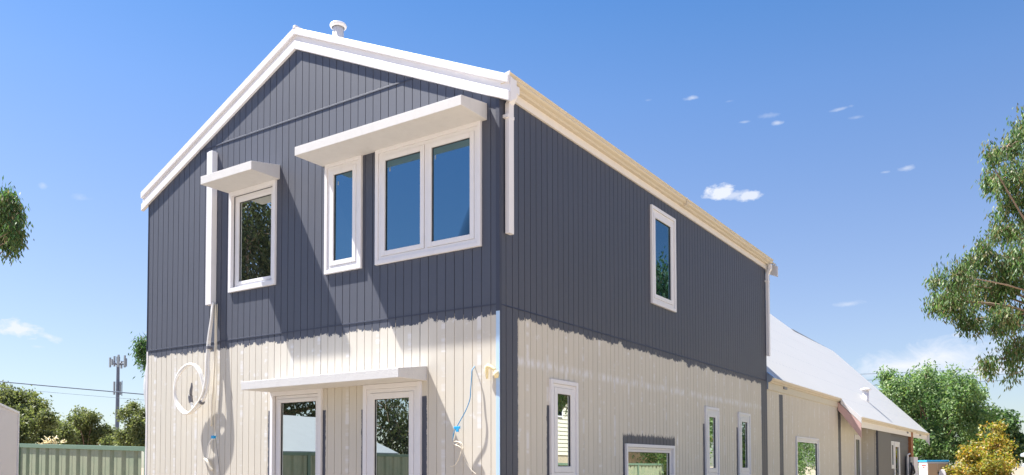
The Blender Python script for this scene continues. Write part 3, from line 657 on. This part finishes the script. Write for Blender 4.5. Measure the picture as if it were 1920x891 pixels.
s1 = MB(); s1.tube(smoothpath([(-5.120, -.035, 3.88), (-5.112, -.035, 3.321), (-5.125, -.04, 2.843), (-5.165, -.04, 2.368), (-5.183, -.035, 2.059)]), .013, 8)
tag(s1.build('flat_cable', 'creamcable', None, True), 'cream cable hanging straight down beside the coiled conduit', 'cable')
s1 = MB(); s1.tube(smoothpath([(-5.095, -.02, 3.88), (-5.098, -.022, 3.4), (-5.072, -.03, 2.841), (-5.10, -.03, 2.4), (-5.13, -.025, 1.91)]), .006, 6)
tag(s1.build('thin_cable', 'creamcable', None, True), 'thin pale cable running from the cable cover down to a small blue clip', 'cable')
dw = empty('clipped_wire', (-5.12, -.03, 1.9), 'small blue clip with pale looped wires at the left of the street wall', 'wire')
l2 = lambda pts: [(x+5.12, y+.03, z-1.9) for x, y, z in pts]
MB().box(-.035, .02, -.03, .02, -.03, .015).build('clip', 'blueclip', dw, bevel=.004)
MB().tube(l2(smoothpath([(-5.112, -.05, 1.89), (-5.198, -.06, 1.796), (-5.225, -.06, 1.654), (-5.235, -.06, 1.535), (-5.24, -.06, 1.50)])), .008, 6).build('wire', 'conduit', dw, True)
MB().tube(l2(smoothpath([(-5.112, -.05, 1.89), (-5.17, -.05, 1.78), (-5.185, -.05, 1.65), (-5.235, -.05, 1.52)])), .004, 6).build('wire', 'creamcable', dw, True)
MB().tube(l2(smoothpath([(-5.29, -.06, 1.57), (-5.22, -.07, 1.53), (-5.16, -.06, 1.44), (-5.13, -.05, 1.40)])), .02, 8).build('wire_bundle', 'creamcable', dw, True)
MB().tube(l2(smoothpath([(-5.10, -.02, 1.88), (-5.04, -.02, 1.6), (-4.98, -.02, 1.3), (-4.96, -.02, 1.0)])), .003, 6).build('wire', 'tape', dw, True)

bw = empty('blue_wire', (-.35, -.0, 2.62), 'blue wire dangling near the house corner with blue clip and tangled pale ends', 'wire')
l3 = lambda pts: [(x+.35, y, z-2.62) for x, y, z in pts]
MB().tube(l3(smoothpath([(-.35, .0, 2.62), (-.36, -.04, 2.57), (-.358, -.05, 2.50), (-.365, -.06, 2.348), (-.371, -.07, 2.226), (-.43, -.08, 2.088), (-.54, -.08, 1.933), (-.596, -.08, 1.846), (-.607, -.08, 1.758), (-.59, -.08, 1.72)])), .0055, 6).build('wire', 'bluewire', bw, True)
MB().tube(l3(smoothpath([(-.54, -.085, 1.92), (-.575, -.085, 1.82), (-.60, -.08, 1.74), (-.573, -.08, 1.704), (-.52, -.07, 1.735), (-.47, -.07, 1.70), (-.478, -.07, 1.66), (-.53, -.08, 1.69), (-.60, -.08, 1.715), (-.575, -.08, 1.745), (-.50, -.075, 1.72), (-.496, -.07, 1.641), (-.507, -.07, 1.598), (-.551, -.07, 1.51), (-.60, -.075, 1.46), (-.651, -.08, 1.457)])), .006, 6).build('wire', 'creamcable', bw, True)
MB().tube(l3(smoothpath([(-.50, -.07, 1.66), (-.48, -.06, 1.60), (-.45, -.05, 1.52), (-.38, -.04, 1.42), (-.30, -.04, 1.36)])), .004, 6).build('wire', 'creamcable', bw, True)
MB().box(*[a for a in (-.23, -.145)], -.105, -.085, -.73, -.70).box(-.20, -.165, -.105, -.085, -.765, -.73).build('clip', 'blueclip', bw, bevel=.003)
f_ = MB(); f_.tube([(-.153, -.03, 2.46), (-.150, -.04, 2.53), (-.152, -.045, 2.590), (-.13, -.045, 2.605), (-.095, -.045, 2.592), (-.045, -.04, 2.562), (-.025, -.035, 2.53)], [.012, .020, .026, .026, .024, .019, .02], 10).tube([(-.022, -.03, 2.545), (-.02, -.036, 2.50), (-.022, -.03, 2.462)], [.026, .034, .022], 8)
tag(f_.build('foam_bead', 'foam', None, True), 'blob of yellow expanding foam stuck on the wall by the corner', 'foam')

# ------------------------------------------------------------------ fences
def steel_fence(name, label, p0, p1, h0, h1, pitch=.36, group=None, cap=True):
    p0 = Vector((p0[0], p0[1], 0)); p1 = Vector((p1[0], p1[1], 0)); L_ = (p1-p0).length; d = (p1-p0)/L_; nrm = Vector((d.y, -d.x, 0))
    root = empty(name, tuple(p0), label, 'fence', group)
    def pt(s, n, z): q = d*s+nrm*n; return (q.x, q.y, z)
    H = lambda s: h0+(h1-h0)*s/L_
    prof = []; s = .06
    while s < L_-.06:
        for ds, n in ((0, .0), (.22*pitch, .0), (.235*pitch, .004), (.25*pitch, .0), (.62*pitch, .0), (.74*pitch, -.042), (.90*pitch, -.042), (pitch-.001, .0)):
            if s+ds < L_-.05: prof.append((s+ds, n))
        s += pitch
    V = []; F_ = []
    for (a, n) in prof: V += [pt(a, n, .05), pt(a, n, H(a)-.04)]
    for i in range(len(prof)-1): F_.append((2*i, 2*i+2, 2*i+3, 2*i+1))
    mesh_obj('panel', V, F_, 'fence', root)
    m_ = MB().hexa([pt(s_, n, H(s_)+dz) for dz in (-.075, 0) for s_, n in ((0, -.05), (L_, -.05), (L_, .025), (0, .025))]); m_.build('top_rail', 'fencerail', root, bevel=.004)
    for s_ in ((0, L_) if L_ < 6 else [L_*i/round(L_/2.4) for i in range(round(L_/2.4)+1)]):
        m_ = MB().hexa([pt(s_+a, n, z) for z in (0, H(min(max(s_, 0), L_))+.004) for a, n in ((-.03, -.055), (.06, -.055), (.06, .03), (-.03, .03))]); m_.build('post', 'fencerail', root)
    return root
steel_fence('steel_fence', 'pale green ribbed steel fence between the white panel shed and the house corner', (-11.60, .3), (-7.34, .3), 1.915, 1.788, .36)
steel_fence('steel_fence', 'green ribbed steel fence across the yard, seen only mirrored in the glazed door', (-10.3, -11.0), (-9.7, -1.4), 1.8, 1.8, .36)
steel_fence('steel_fence', 'green ribbed steel fence along the long wall side, seen only in the long wall windows', (8.3, 24.0), (7.7, 4.0), 1.56, 1.56, .36)
# dry plant sprig over the fence
def dep_sprig():
    m_ = MB(); rr = random.Random(4)
    base = Vector((-11.75, .75, 1.3))
    for k in range(4):
        tip = base+Vector((.35+.12*k, .1*k, .72+.06*k-.05*k*k)); mid = base+Vector((.02+.05*k, 0, .52+.03*k))
        path = smoothpath([base, mid, tip], 5); m_.tube(path, [.008]*len(path), 5)
        for q in path[4:]:
            for j in range(5):
                e = q+Vector((rr.uniform(-.07, .07), rr.uniform(-.07, .07), rr.uniform(-.03, .07))); m_.tube([q, e], [.004, .010], 4)
    return m_
tag(dep_sprig().build('dry_weed', 'foam'), 'dry straw coloured weed sticking up behind the green fence', 'plant')

# white shed on the left
sh = empty('garden_shed', (-4.144, -3.257, 0), 'plain white panelled shed with a light edge trim at the left edge of the view', 'shed')
a_ = Vector((.848, -.53, 0)).normalized(); b_ = Vector((-.53, -.848, 0)).normalized()
def shp(s, n, z): q = a_*s+b_*n; return (q.x, q.y, z)
MB().hexa([shp(s, n, z) for z in (0, 2.035) for s, n in ((.03, 0), (2.6, 0), (2.6, 1.9), (.03, 1.9))]).build('wall', 'shedwhite', sh)
MB().hexa([shp(s, n, z) for z in (0, 2.06) for s, n in ((-.02, -.012), (.028, -.012), (.028, .04), (-.02, .04))]).build('corner_trim', 'white', sh)
MB().hexa([shp(s, n, z) for z in (2.036, 2.058) for s, n in ((.03, -.012), (2.65, -.012), (2.65, 1.95), (.03, 1.95))]).build('roof', 'white', sh)

# ------------------------------------------------------------------ phone mast
tw = empty('phone_mast', (-137.5, 77, 0), 'tall slim grey mobile phone mast with white antenna panels beyond the trees', 'mast')
MB().tube([(0, 0, 0), (0, 0, 21.3)], [.42, .26], 12).build('pole', 'steel', tw)
MB().tube([(0, 0, 20.8), (0, 0, 21.6)], [.32, .32], 10).build('head', 'steel', tw)
for k in range(7):
    t_ = 2*math.pi*k/7+.4; x, y = 1.35*math.cos(t_), 1.35*math.sin(t_)
    m_ = MB().box(x-.16, x+.16, y-.12, y+.12, 19.6+.3*(k % 2), 21.8-.4*(k % 3)); p_ = m_.build('antenna_panel', 'antenna', tw)
    MB().tube([(0, 0, 20.2), (x, y, 20.2)], .07, 6).tube([(0, 0, 19.9), (x, y, 20.9)], .06, 6).build('arm', 'steel', p_)
for k in range(3):
    t_ = 2*math.pi*k/3+.2; x, y = .6*math.cos(t_), .6*math.sin(t_)
    MB().box(x-.16, x+.16, y-.12, y+.12, 14.6, 17.0).build('antenna_panel', 'antenna', tw)
MB().tube([(.7, .4, 14.4), (.7, .4, 17.2)], .06, 6).tube([(0, 0, 14.8), (.7, .4, 14.8)], .06, 6).tube([(0, 0, 16.6), (.7, .4, 16.6)], .06, 6).build('bracket', 'steel', tw)

# ------------------------------------------------------------------ power lines
def wire(name, label, a, b, sag, r, group):
    a = Vector(a); b = Vector(b); pts = [a.lerp(b, t/24)-Vector((0, 0, sag*4*(t/24)*(1-t/24))) for t in range(25)]
    tag(MB().tube(pts, r, 5).build(name, 'wire'), label, 'power line', group)
A_ = Vector((-37.471, 11.651, 5.732)); B_ = Vector((-31.665, 15.548, 5.073)); D_ = B_-A_
wire('power_line', 'thicker power cable crossing the sky left of the house', A_-D_*2.5, B_+D_*1.2, .12, .028, 'power lines on the left')
wire('power_line', 'fainter thin cable below the thicker one left of the house', A_-D_*2.5+Vector((0, 0, -.42)), B_+D_*1.2+Vector((0, 0, -.25)), .1, .008, 'power lines on the left')
A_ = Vector((-11.28, 76.995, 10.543)); B_ = Vector((-1.352, 83.586, 11.143)); D_ = B_-A_
for k, (dz0, dz1, l_) in enumerate(((0, 0, 'topmost of three distant cables above the big green tree'), (-.55, -.75, 'middle of three distant cables above the big green tree'), (-1.0, -1.45, 'lowest of three distant cables above the big green tree'))):
    wire('power_line', l_, A_-D_*.8+Vector((0, 0, dz0)), B_+D_*1.5+Vector((0, 0, dz1)), .3, .022, 'power lines on the right')

# ------------------------------------------------------------------ trees
def leaves(rng, clumps, count, ln, wd, droop, twigs, spread):
    """leaf shaped quads gathered on twigs inside the crown's clumps"""
    C_ = np.array([c[:3] for c in clumps]); Rr = np.array([c[3] for c in clumps]); wgt = Rr**2; wgt = wgt/wgt.sum()
    nt = twigs; ci = rng.choice(len(C_), nt, p=wgt); d = rng.normal(size=(nt, 3)); d /= np.linalg.norm(d, axis=1)[:, None]
    rad = Rr[ci]*(rng.uniform(.25, 1.0, nt)**.5)*rng.uniform(.62, 1.27, nt)
    tw_ = C_[ci]+d*rad[:, None]
    ti = rng.integers(0, nt, count); off = rng.normal(size=(count, 3))*spread
    if droop > .3: off[:, 2] = off[:, 2]*1.6-spread*.5
    p = tw_[ti]+off
    a = rng.normal(size=(count, 3)); a /= np.linalg.norm(a, axis=1)[:, None]; a[:, 2] -= droop*2.2; a /= np.linalg.norm(a, axis=1)[:, None]
    b = np.cross(a, rng.normal(size=(count, 3))); b /= np.linalg.norm(b, axis=1)[:, None]
    l = ln*rng.uniform(.6, 1.25, count)[:, None]; w_ = wd*rng.uniform(.7, 1.25, count)[:, None]; nrm = np.cross(a, b)
    V = np.empty((count, 4, 3)); V[:, 0] = p; V[:, 1] = p+a*l*.45+b*w_*.5+nrm*w_*.15; V[:, 2] = p+a*l; V[:, 3] = p+a*l*.5-b*w_*.5+nrm*w_*.15
    return V.reshape(-1, 3), tw_
def fastmesh(name, V, nq, mat, parent, smooth=False):
    me = bpy.data.meshes.new(name); me.vertices.add(len(V)); me.vertices.foreach_set('co', V.astype(np.float32).ravel())
    me.loops.add(nq*4); me.loops.foreach_set('vertex_index', np.arange(nq*4, dtype=np.int32))
    me.polygons.add(nq); me.polygons.foreach_set('loop_start', np.arange(0, nq*4, 4, dtype=np.int32)); me.polygons.foreach_set('loop_total', np.full(nq, 4, dtype=np.int32))
    me.update(calc_edges=True); me.materials.append(mt[mat]); o = bpy.data.objects.new(name, me); COL.objects.link(o); o.parent = parent; return o
def tree(name, label, base, clumps, count, ln, wd, droop, mat, trunk_r=.2, bark='bark', seed=1, twigs=None, spread=None, fork=None, group=None, cat='tree', limbs=1.0):
    rng = np.random.default_rng(seed); base = Vector(base)
    root = empty(name, tuple(base), label, cat, group)
    tw_n = twigs or max(40, count//45); sp = spread or ln*1.0
    V, tws = leaves(rng, clumps, count, ln, wd, droop, tw_n, sp); V = V-np.array(base)
    fastmesh('crown', V, count, mat, root)
    mb = MB(); cen = np.average(np.array([c[:3] for c in clumps]), axis=0, weights=[c[3]**2 for c in clumps])
    fk = Vector(fork) if fork else Vector((base.x*.6+cen[0]*.4, base.y*.6+cen[1]*.4, base.z+(cen[2]-base.z)*.5))
    zero = Vector((0, 0, 0)); fk = fk-base
    path = smoothpath([zero, fk*.35+Vector((trunk_r*.6, 0, 0)), fk*.7-Vector((trunk_r*.4, 0, 0)), fk], 4); n_ = len(path)
    mb.tube(path, [trunk_r*(1.15-.5*i/(n_-1)) for i in range(n_)], 9)
    for c in clumps:
        if rng.random() > limbs: continue
        e = Vector(c[:3])-base; st = fk+(path[-4]-fk)*rng.uniform(0, .8); mid = st.lerp(e, .5)+Vector((rng.uniform(-.12, .12), rng.uniform(-.12, .12), .12))*(e-st).length
        pp = smoothpath([st, mid, e], 5); r0 = min(trunk_r*.3, .012+.05*c[3]+trunk_r*.06)
        mb.tube(pp, [r0*(1-.85*i/(len(pp)-1)) for i in range(len(pp))], 6)
        # twigs inside the clump
        near = [t_ for t_ in tws if np.linalg.norm(t_-np.array(c[:3])) < c[3]*1.1][:14]
        for t_ in near:
            q = Vector(t_)-base; m2 = e.lerp(q, .5)+Vector((0, 0, .15*c[3])); mb.tube([e, m2, q], [r0*.28, r0*.2, r0*.08], 4, False)
    mb.build('trunk', bark, root, True)
    return root
T = {}
T['RT'] = [(4.65, 9.61, 7.26, 0.31), (4.81, 10.44, 7.75, 0.22), (4.38, 8.83, 6.85, 0.16), (4.35, 10.17, 6.89, 0.16), (4.77, 9.38, 6.63, 0.34), (4.71, 9.55, 6.11, 0.35), (4.49, 10.1, 5.88, 0.28), (4.25, 9.26, 5.33, 0.27), (4.07, 9.38, 5.09, 0.29), (3.86, 8.38, 4.77, 0.24), (3.44, 9.32, 4.91, 0.17), (3.51, 9.02, 4.48, 0.19), (3.84, 8.89, 4.4, 0.31), (4.24, 9.91, 4.72, 0.45), (4.69, 9.39, 5.01, 0.5), (4.14, 9.31, 4.09, 0.19), (4.53, 9.03, 4.01, 0.32), (4.76, 9.64, 4.17, 0.23), (4.71, 9.29, 3.56, 0.26), (4.49, 9.25, 3.33, 0.17), (4.23, 9.9, 3.32, 0.11), (4.73, 9.46, 3.19, 0.15), (3.92, 9.22, 4.1, 0.12), (5.29, 10.83, 7.26, 0.61), (5.35, 10.89, 6.04, 0.71), (5.4, 10.59, 4.55, 0.69), (5.33, 10.29, 3.33, 0.49), (5.3, 9.64, 7.56, 0.57), (4.61, 9.17, 3.03, 0.08)]
T['LT'] = [(-13.52, 0.75, 7.23, 0.23), (-13.4, 0.89, 7.02, 0.23), (-14.24, 1.08, 6.88, 0.33), (-13.04, 0.86, 6.49, 0.16), (-13.88, 1.04, 6.36, 0.19), (-13.88, 1.21, 6.43, 0.14), (-13.88, 0.41, 7.0, 0.57), (-13.81, 0.3, 6.27, 0.51), (-14.12, 0.34, 7.84, 0.52)]
T['BT'] = [(-18.36, 7.08, 5.16, 0.18), (-18.37, 7.24, 5.38, 0.2), (-18.94, 7.56, 4.92, 0.15), (-18.45, 7.61, 5.26, 0.34), (-17.91, 7.41, 4.69, 0.36), (-17.92, 7.78, 5.41, 0.42)]
T['bush'] = [(-2.17, 39.71, 5.94, 0.57), (-1.16, 38.33, 5.22, 0.93), (-0.37, 41.07, 5.67, 1.14), (1.29, 37.89, 5.19, 0.89), (0.86, 40.1, 6.21, 0.38), (-0.27, 38.24, 5.97, 0.48), (0.09, 40.59, 4.48, 1.4), (1.49, 38.52, 4.04, 1.0), (-1.4, 39.94, 4.36, 0.99), (1.78, 40.45, 5.09, 0.38), (0.2, 41.21, 2.95, 1.47), (1.56, 40.09, 2.62, 0.81), (-0.37, 38.58, 2.62, 1.22), (-2.03, 39.09, 5.18, 0.61), (1.89, 42.63, 5.38, 0.23), (-0.71, 38.12, 1.27, 1.07), (-0.12, 41.42, 0.55, 1.14), (-2.46, 39.44, 6.13, 0.28)]
T['maple'] = [(2.7, 36.87, 2.98, 0.5), (2.33, 36.66, 2.28, 0.6), (2.95, 36.49, 2.39, 0.5), (3.12, 36.15, 1.72, 0.38), (2.73, 35.15, 1.41, 0.77), (2.04, 35.48, 1.41, 0.68), (1.78, 35.35, 1.9, 0.39), (1.33, 34.21, 1.1, 0.53), (2.98, 35.55, 1.0, 0.42)]
T['dark'] = [(1.2, 61.69, 4.88, 0.62), (1.88, 61.23, 4.26, 0.85), (2.49, 61.81, 3.11, 0.77), (2.85, 62.25, 2.5, 0.5), (0.73, 63.56, 4.38, 0.8), (1.43, 62.61, 2.36, 1.18), (0.61, 60.31, 4.64, 0.54)]
T['t1'] = [(-48.24, 17.1, 5.84, 0.78), (-48.51, 18.23, 5.73, 0.87), (-47.46, 18.37, 5.13, 0.79), (-44.81, 17.53, 4.34, 0.57), (-46.31, 16.89, 4.36, 1.08), (-47.76, 18.71, 3.49, 1.0), (-45.6, 15.97, 3.51, 1.12), (-49.57, 17.15, 5.98, 0.8), (-50.04, 16.76, 4.98, 1.33), (-45.48, 18.25, 4.23, 0.29)]
T['t2'] = [(-69.91, 31.76, 4.41, 0.77), (-71.56, 32.23, 4.9, 0.49)]
T['t3'] = [(-85.0, 41.82, 7.26, 1.01), (-83.43, 40.08, 6.71, 0.81), (-82.98, 41.9, 6.9, 0.82), (-84.52, 41.75, 5.94, 1.18), (-85.42, 40.89, 5.05, 1.06), (-83.99, 42.8, 5.07, 1.31), (-82.78, 43.32, 5.48, 0.83), (-85.01, 42.17, 4.19, 1.54), (-79.35, 41.65, 4.36, 0.8)]
T['t4'] = [(-66.58, 36.47, 7.12, 0.6), (-64.3, 34.42, 6.52, 0.48), (-65.37, 36.69, 6.44, 0.59), (-63.39, 34.79, 5.31, 0.76), (-65.38, 35.26, 4.41, 0.97), (-62.97, 35.06, 4.11, 0.76), (-66.74, 35.12, 6.16, 0.34), (-67.05, 35.76, 3.72, 0.74), (-63.63, 35.98, 5.12, 0.68)]

T['RT'] = [(x, y, z, r_*.86) for x, y, z, r_ in T['RT']]+[(6.4, 9.6, 8.3, .8), (7.4, 10.4, 7.6, .9), (8.2, 9.8, 6.6, .8), (7.2, 11.3, 6.2, .8), (8.9, 10.8, 5.6, .7), (7.8, 9.0, 5.2, .6), (9.2, 10.2, 4.5, .5), (6.6, 10.8, 9.2, .6), (6.2, 11.4, 7.2, .7), (8.4, 11.6, 4.2, .5)]
T['LT'] = [(-13.45, 0.75, 7.2, 0.22), (-13.4, 0.89, 7.0, 0.22), (-14.0, 1.08, 6.88, 0.30), (-13.04, 0.86, 6.55, 0.16), (-13.75, 1.04, 6.4, 0.18), (-13.3, 1.0, 6.42, 0.13), (-14.2, 0.41, 6.9, 0.35), (-14.3, 0.3, 6.3, 0.35)]
tree('gum_tree', 'large gum tree reaching in from the right edge with drooping leaf clusters', (6.6, 10.2, 0), T['RT'], 112000, .10, .027, .75, 'euc', .26, seed=11, twigs=2300, spread=.062, fork=(6.2, 10.2, 3.6))
tree('gum_tree', 'gum tree whose leaves just enter at the left edge high in the sky', (-15.8, .1, 0), T['LT'], 8000, .14, .032, .7, 'euc', .25, seed=12, twigs=230, spread=.075, fork=(-15.0, .2, 4.6))
tree('gum_tree', 'small sprig of gum leaves poking out behind the left house corner', (-16.5, 8.6, 0), T['BT'], 7000, .15, .035, .55, 'darkleaf', .2, seed=13, twigs=230, spread=.09)
tree('bushy_tree', 'big bright green leafy tree behind the low wing', (-.2, 40.2, 0), T['bush'], 42000, .20, .075, .35, 'bush', .28, 'barkdark', seed=14, twigs=1300, spread=.14, fork=(-.4, 40, 1.7))
tree('maple_tree', 'small yellow and orange autumn tree right of the big green tree', (2.8, 36.2, 0), T['maple'], 9000, .14, .08, .2, 'maple', .12, 'barkdark', seed=15, twigs=230, spread=.11)
tree('dark_tree', 'dark green tree behind the yellow tree at the right', (2.0, 62.3, 0), T['dark'], 16000, .30, .15, .2, 'darkleaf', .3, 'barkdark', seed=16, twigs=700, spread=.25)
for k_ in ('t1', 't3', 't4', 'LT'): T[k_] = [(x, y, z-.25*r_, r_*.88) for x, y, z, r_ in T[k_]]
tree('distant_tree', 'rounded dark tree rising over the left end of the green fence', (-47.5, 17.3, 0), T['t1'], 20000, .22, .10, .25, 'olive', .35, 'barkdark', seed=17, twigs=420, spread=.19)
tree('distant_tree', 'low shrubby tree between the rounded tree and the flat-topped tree', (-70.5, 32, 0), T['t2'], 5000, .30, .14, .2, 'olive', .25, 'barkdark', seed=18, twigs=200, spread=.3)
tree('distant_tree', 'flat-topped olive tree in the middle over the green fence', (-84, 41.6, 0), T['t3'], 12500, .36, .14, .25, 'olive', .4, 'barkdark', seed=19, twigs=260, spread=.27)
tree('distant_tree', 'open crowned gum tree beside the phone mast', (-65, 35.8, 0), T['t4'], 9500, .28, .11, .25, 'olive', .3, 'barkdark', seed=20, twigs=170, spread=.20)
# trees only seen mirrored in the glass
tree('shade_tree', 'broad gum tree in the front yard, seen only in the street windows', (-24.3, -15.8, 0), [(-23.13, -14.48, 12.53, 2.18), (-21.77, -13.67, 10.36, 2.04), (-23.95, -16.11, 10.63, 2.18), (-22.32, -15.3, 8.18, 2.18), (-25.58, -15.03, 9.27, 2.45), (-21.5, -12.85, 7.09, 1.77), (-23.13, -17.2, 6.28, 1.9), (-25.85, -17.47, 7.09, 2.18), (-21.23, -15.84, 5.19, 1.77), (-20.69, -17.75, 4.37, 1.63), (-24.77, -12.58, 5.73, 1.9), (-20.14, -20.19, 4.1, 1.5), (-19.87, -22.1, 3.01, 1.63), (-18.78, -19.65, 2.74, 1.22), (-22.86, -19.65, 5.73, 1.63)], 42000, .24, .085, .5, 'shadeleaf', .35, seed=21, twigs=1500, spread=.28)
tree('shade_tree', 'tall gum tree beyond the side yard, seen only in the long wall windows', (12.6, 33.5, 0), [(12.4, 33.2, 11.6, 1.3), (12.0, 33.6, 10.2, 1.6), (13.4, 34, 9.2, 2.2), (11.4, 32.6, 7.6, 1.9), (13.0, 33, 5.6, 2.3), (11.0, 34.5, 5.0, 1.8)], 16000, .30, .09, .6, 'euc', .35, seed=22, twigs=700, spread=.3)
tree('shade_tree', 'bushy green tree by the side fence, seen only in the long wall windows', (8.9, 25.8, 0), [(8.9, 25.8, 3.4, 1.5), (8.0, 24.6, 2.3, 1.1), (9.4, 26.8, 2.0, 1.3), (8.2, 27.4, 3.0, 1.2), (8.6, 24.2, 3.6, .9)], 12000, .16, .07, .3, 'bush', .16, 'barkdark', seed=23, twigs=600, spread=.16)

# ------------------------------------------------------------------ white cabinet with blue trim behind the wing, and a grey lid
cb_ = empty('site_cabinet', (.62, 34.2, 0), 'white and beige cabinet with bright blue top edging beyond the end of the wing', 'cabinet')
ca, sa = math.cos(R(28)), math.sin(R(28))
def cbp(x, y, z): return (x*ca-y*sa, x*sa+y*ca, z)
def cbx(x0, x1, y0, y1, z0, z1): return [cbp(x, y, z) for z in (z0, z1) for x, y in ((x0, y0), (x1, y0), (x1, y1), (x0, y1))]
MB().hexa(cbx(-.42, .50, 0, 1.0, .05, 1.62)).build('body', 'shedwhite', cb_, bevel=.01)
MB().hexa(cbx(-.39, .03, -.02, -.003, .1, 1.55)).build('door', 'ductgrille', cb_); MB().hexa(cbx(.05, .47, -.02, -.003, .1, 1.55)).build('door', 'ductgrille', cb_)
MB().hexa(cbx(-.45, .53, -.035, 1.03, 1.625, 1.70)).build('trim', 'blueclip', cb_, bevel=.01)
MB().hexa(cbx(.02, .06, -.05, -.021, 1.05, 1.18)).build('latch', 'black', cb_)
MB().hexa(cbx(-.428, -.421, .15, .62, 1.44, 1.49)).hexa(cbx(-.428, -.421, .3, .55, 1.36, 1.40)).build('sticker', 'redink', cb_)
m_ = MB(); m_.extrude([(-.16, 0), (.14, 0), (.13, .95), (.08, 1.22), (-.02, 1.32), (-.12, 1.26), (-.17, 1.05)], lambda x, z, t: (x, t, z), -.05, .05)
o = m_.build('grey_drum_lid', 'pipe', None, bevel=.01); o.location = (1.58, 27.5, 0); tag(o, 'grey round-topped board standing upright in front of the blue-edged cabinet', 'board')

# ------------------------------------------------------------------ neighbours
def hip(mb, x0, x1, y0, y1, z0, h, ov=.4):
    x0 -= ov; x1 += ov; y0 -= ov; y1 += ov; r = min(x1-x0, y1-y0)/2; cx_, cy_ = (x0+x1)/2, (y0+y1)/2
    if x1-x0 > y1-y0: a, b = (x0+r, cy_), (x1-r, cy_)
    else: a, b = (cx_, y0+r), (cx_, y1-r)
    V = [(x0, y0, z0), (x1, y0, z0), (x1, y1, z0), (x0, y1, z0), (a[0], a[1], z0+h), (b[0], b[1], z0+h)]
    V += [(x, y, z-.15) for x, y, z in V[:4]]
    if x1-x0 > y1-y0: F_ = [(0, 1, 5, 4), (1, 2, 5), (2, 3, 4, 5), (3, 0, 4)]
    else: F_ = [(0, 1, 4), (1, 2, 5, 4), (2, 3, 5), (3, 0, 4, 5)]
    F_ += [(6, 7, 1, 0), (7, 8, 2, 1), (8, 9, 3, 2), (9, 6, 0, 3), (9, 8, 7, 6)]
    mb.add(V, F_); return mb
mt['dullroof'] = paint('weathered pale roof steel', (.25, .27, .29), .5, .1)
mt['greyroof'] = paint('pale grey roof steel', (.50, .56, .62), .45, .05)
mt['tile'] = paint('terracotta roof tiles', (.36, .12, .07), .7, .25, 8)
mt['siding'] = paint('cream weatherboard', (.62, .60, .50), .6, .04)
mt['curtain'] = paint('curtain cloth', (.55, .54, .50), .8, .2, 6)
def brickmat():
    t = NT('cream brick'); br = t.n('ShaderNodeTexBrick'); mp = t.n('ShaderNodeMapping'); t.L(t.obj, mp.inputs[0]); mp.inputs['Rotation'].default_value = (R(90), 0, R(90))
    t.L(mp.outputs[0], br.inputs['Vector']); br.inputs['Color1'].default_value = (.60, .48, .29, 1); br.inputs['Color2'].default_value = (.50, .39, .22, 1); br.inputs['Mortar'].default_value = (.42, .36, .27, 1)
    br.inputs['Scale'].default_value = 1; br.inputs['Brick Width'].default_value = .24; br.inputs['Row Height'].default_value = .086; br.inputs['Mortar Size'].default_value = .006
    t.set(col=br.outputs[0], rough=.85); return t.m
mt['brick'] = brickmat()
nb = empty('neighbour_house', (4.95, 53.6, 0), 'house with two pale grey roofs at the far right edge behind the yellow tree', 'house')
hip(MB(), -1.6, 4.5, -1.2, 4, 2.32, 1.3).build('roof', 'greyroof', nb); hip(MB(), -1.75, 3.5, -2.6, -1.3, 1.62, .45, .15).build('porch_roof', 'greyroof', nb)
MB().box(-1.5, 4.4, -1.1, 3.9, 0, 2.17).build('wall', 'brick', nb); MB().box(-1.2, 3.2, -2.2, -1.15, 0, 1.45).build('porch_wall', 'greybox', nb)
nb.scale = (.86, .86, .93)
n2 = empty('weatherboard_house', (11.2, 14, 0), 'cream weatherboard house with terracotta roof, seen only in the long wall windows', 'house')
m_ = MB()
for k in range(24): m_.hexa([(x, y, z) for z, o_ in ((1.9+k*.16, -.03), (2.06+k*.16, -.008)) for x, y in ((o_, 0), (o_+.1, 0), (o_+.1, 9.5), (o_, 9.5))])
m_.build('wall', 'siding', n2); MB().box(0.0, 5, 0, 9.5, 0, 1.9).build('base_wall', 'brick', n2); hip(MB(), 0, 5, 0, 9.5, 5.7, 1.6, .5).build('roof', 'tile', n2)
w_ = MB().box(-.06, 0, 5.3, 6.7, 3.4, 5.0).build('window', 'white', n2); MB().box(-.075, -.061, 5.4, 6.6, 3.48, 4.92).build('pane', 'glass', w_)
n3 = empty('brick_house', (9.6, 28.8, 0), 'cream brick house corner, seen only in the long wall windows', 'house')
MB().box(0, 4, 0, 3.8, 0, 2.7).build('wall', 'brick', n3); hip(MB(), 0, 4, 0, 3.8, 2.85, 1.0, .3).build('roof', 'tile', n3)
n4 = empty('white_roofed_shed', (-11.0, -8.5, 0), 'low shed with a white sheet roof, seen only in the glazed door', 'shed')
MB().hexa([(0, -2.2, 1.8), (0, 4.5, 1.8), (-3.0, 4.5, 2.95), (-3.0, -2.2, 2.95), (0, -2.2, 1.85), (0, 4.5, 1.85), (-3.0, 4.5, 3.0), (-3.0, -2.2, 3.0)]).build('roof', 'dullroof', n4)
MB().box(-2.9, -.15, -2.0, 4.3, 0, 1.8).build('wall', 'shedwhite', n4)
tree('shade_tree', 'green tree far along the side fence, seen only in the low wing window', (9.3, 47.5, 0), [(9.3, 47.5, 4.2, 2.2), (8.6, 46.2, 2.2, 1.6), (10.2, 48.6, 2.4, 1.8), (9.0, 48.0, 6.0, 1.4), (8.8, 44.6, 1.6, 1.3)], 14000, .18, .08, .3, 'bush', .2, 'barkdark', seed=24, twigs=600, spread=.2)
tree('shade_tree', 'green tree behind the brick house, seen only in the slim paired windows', (8.9, 38.0, 0), [(8.9, 38, 3.6, 1.9), (8.4, 37, 1.8, 1.4), (9.6, 39, 1.9, 1.5), (8.7, 38.4, 5.2, 1.2)], 12000, .18, .08, .3, 'darkleaf', .2, 'barkdark', seed=25, twigs=500, spread=.2)
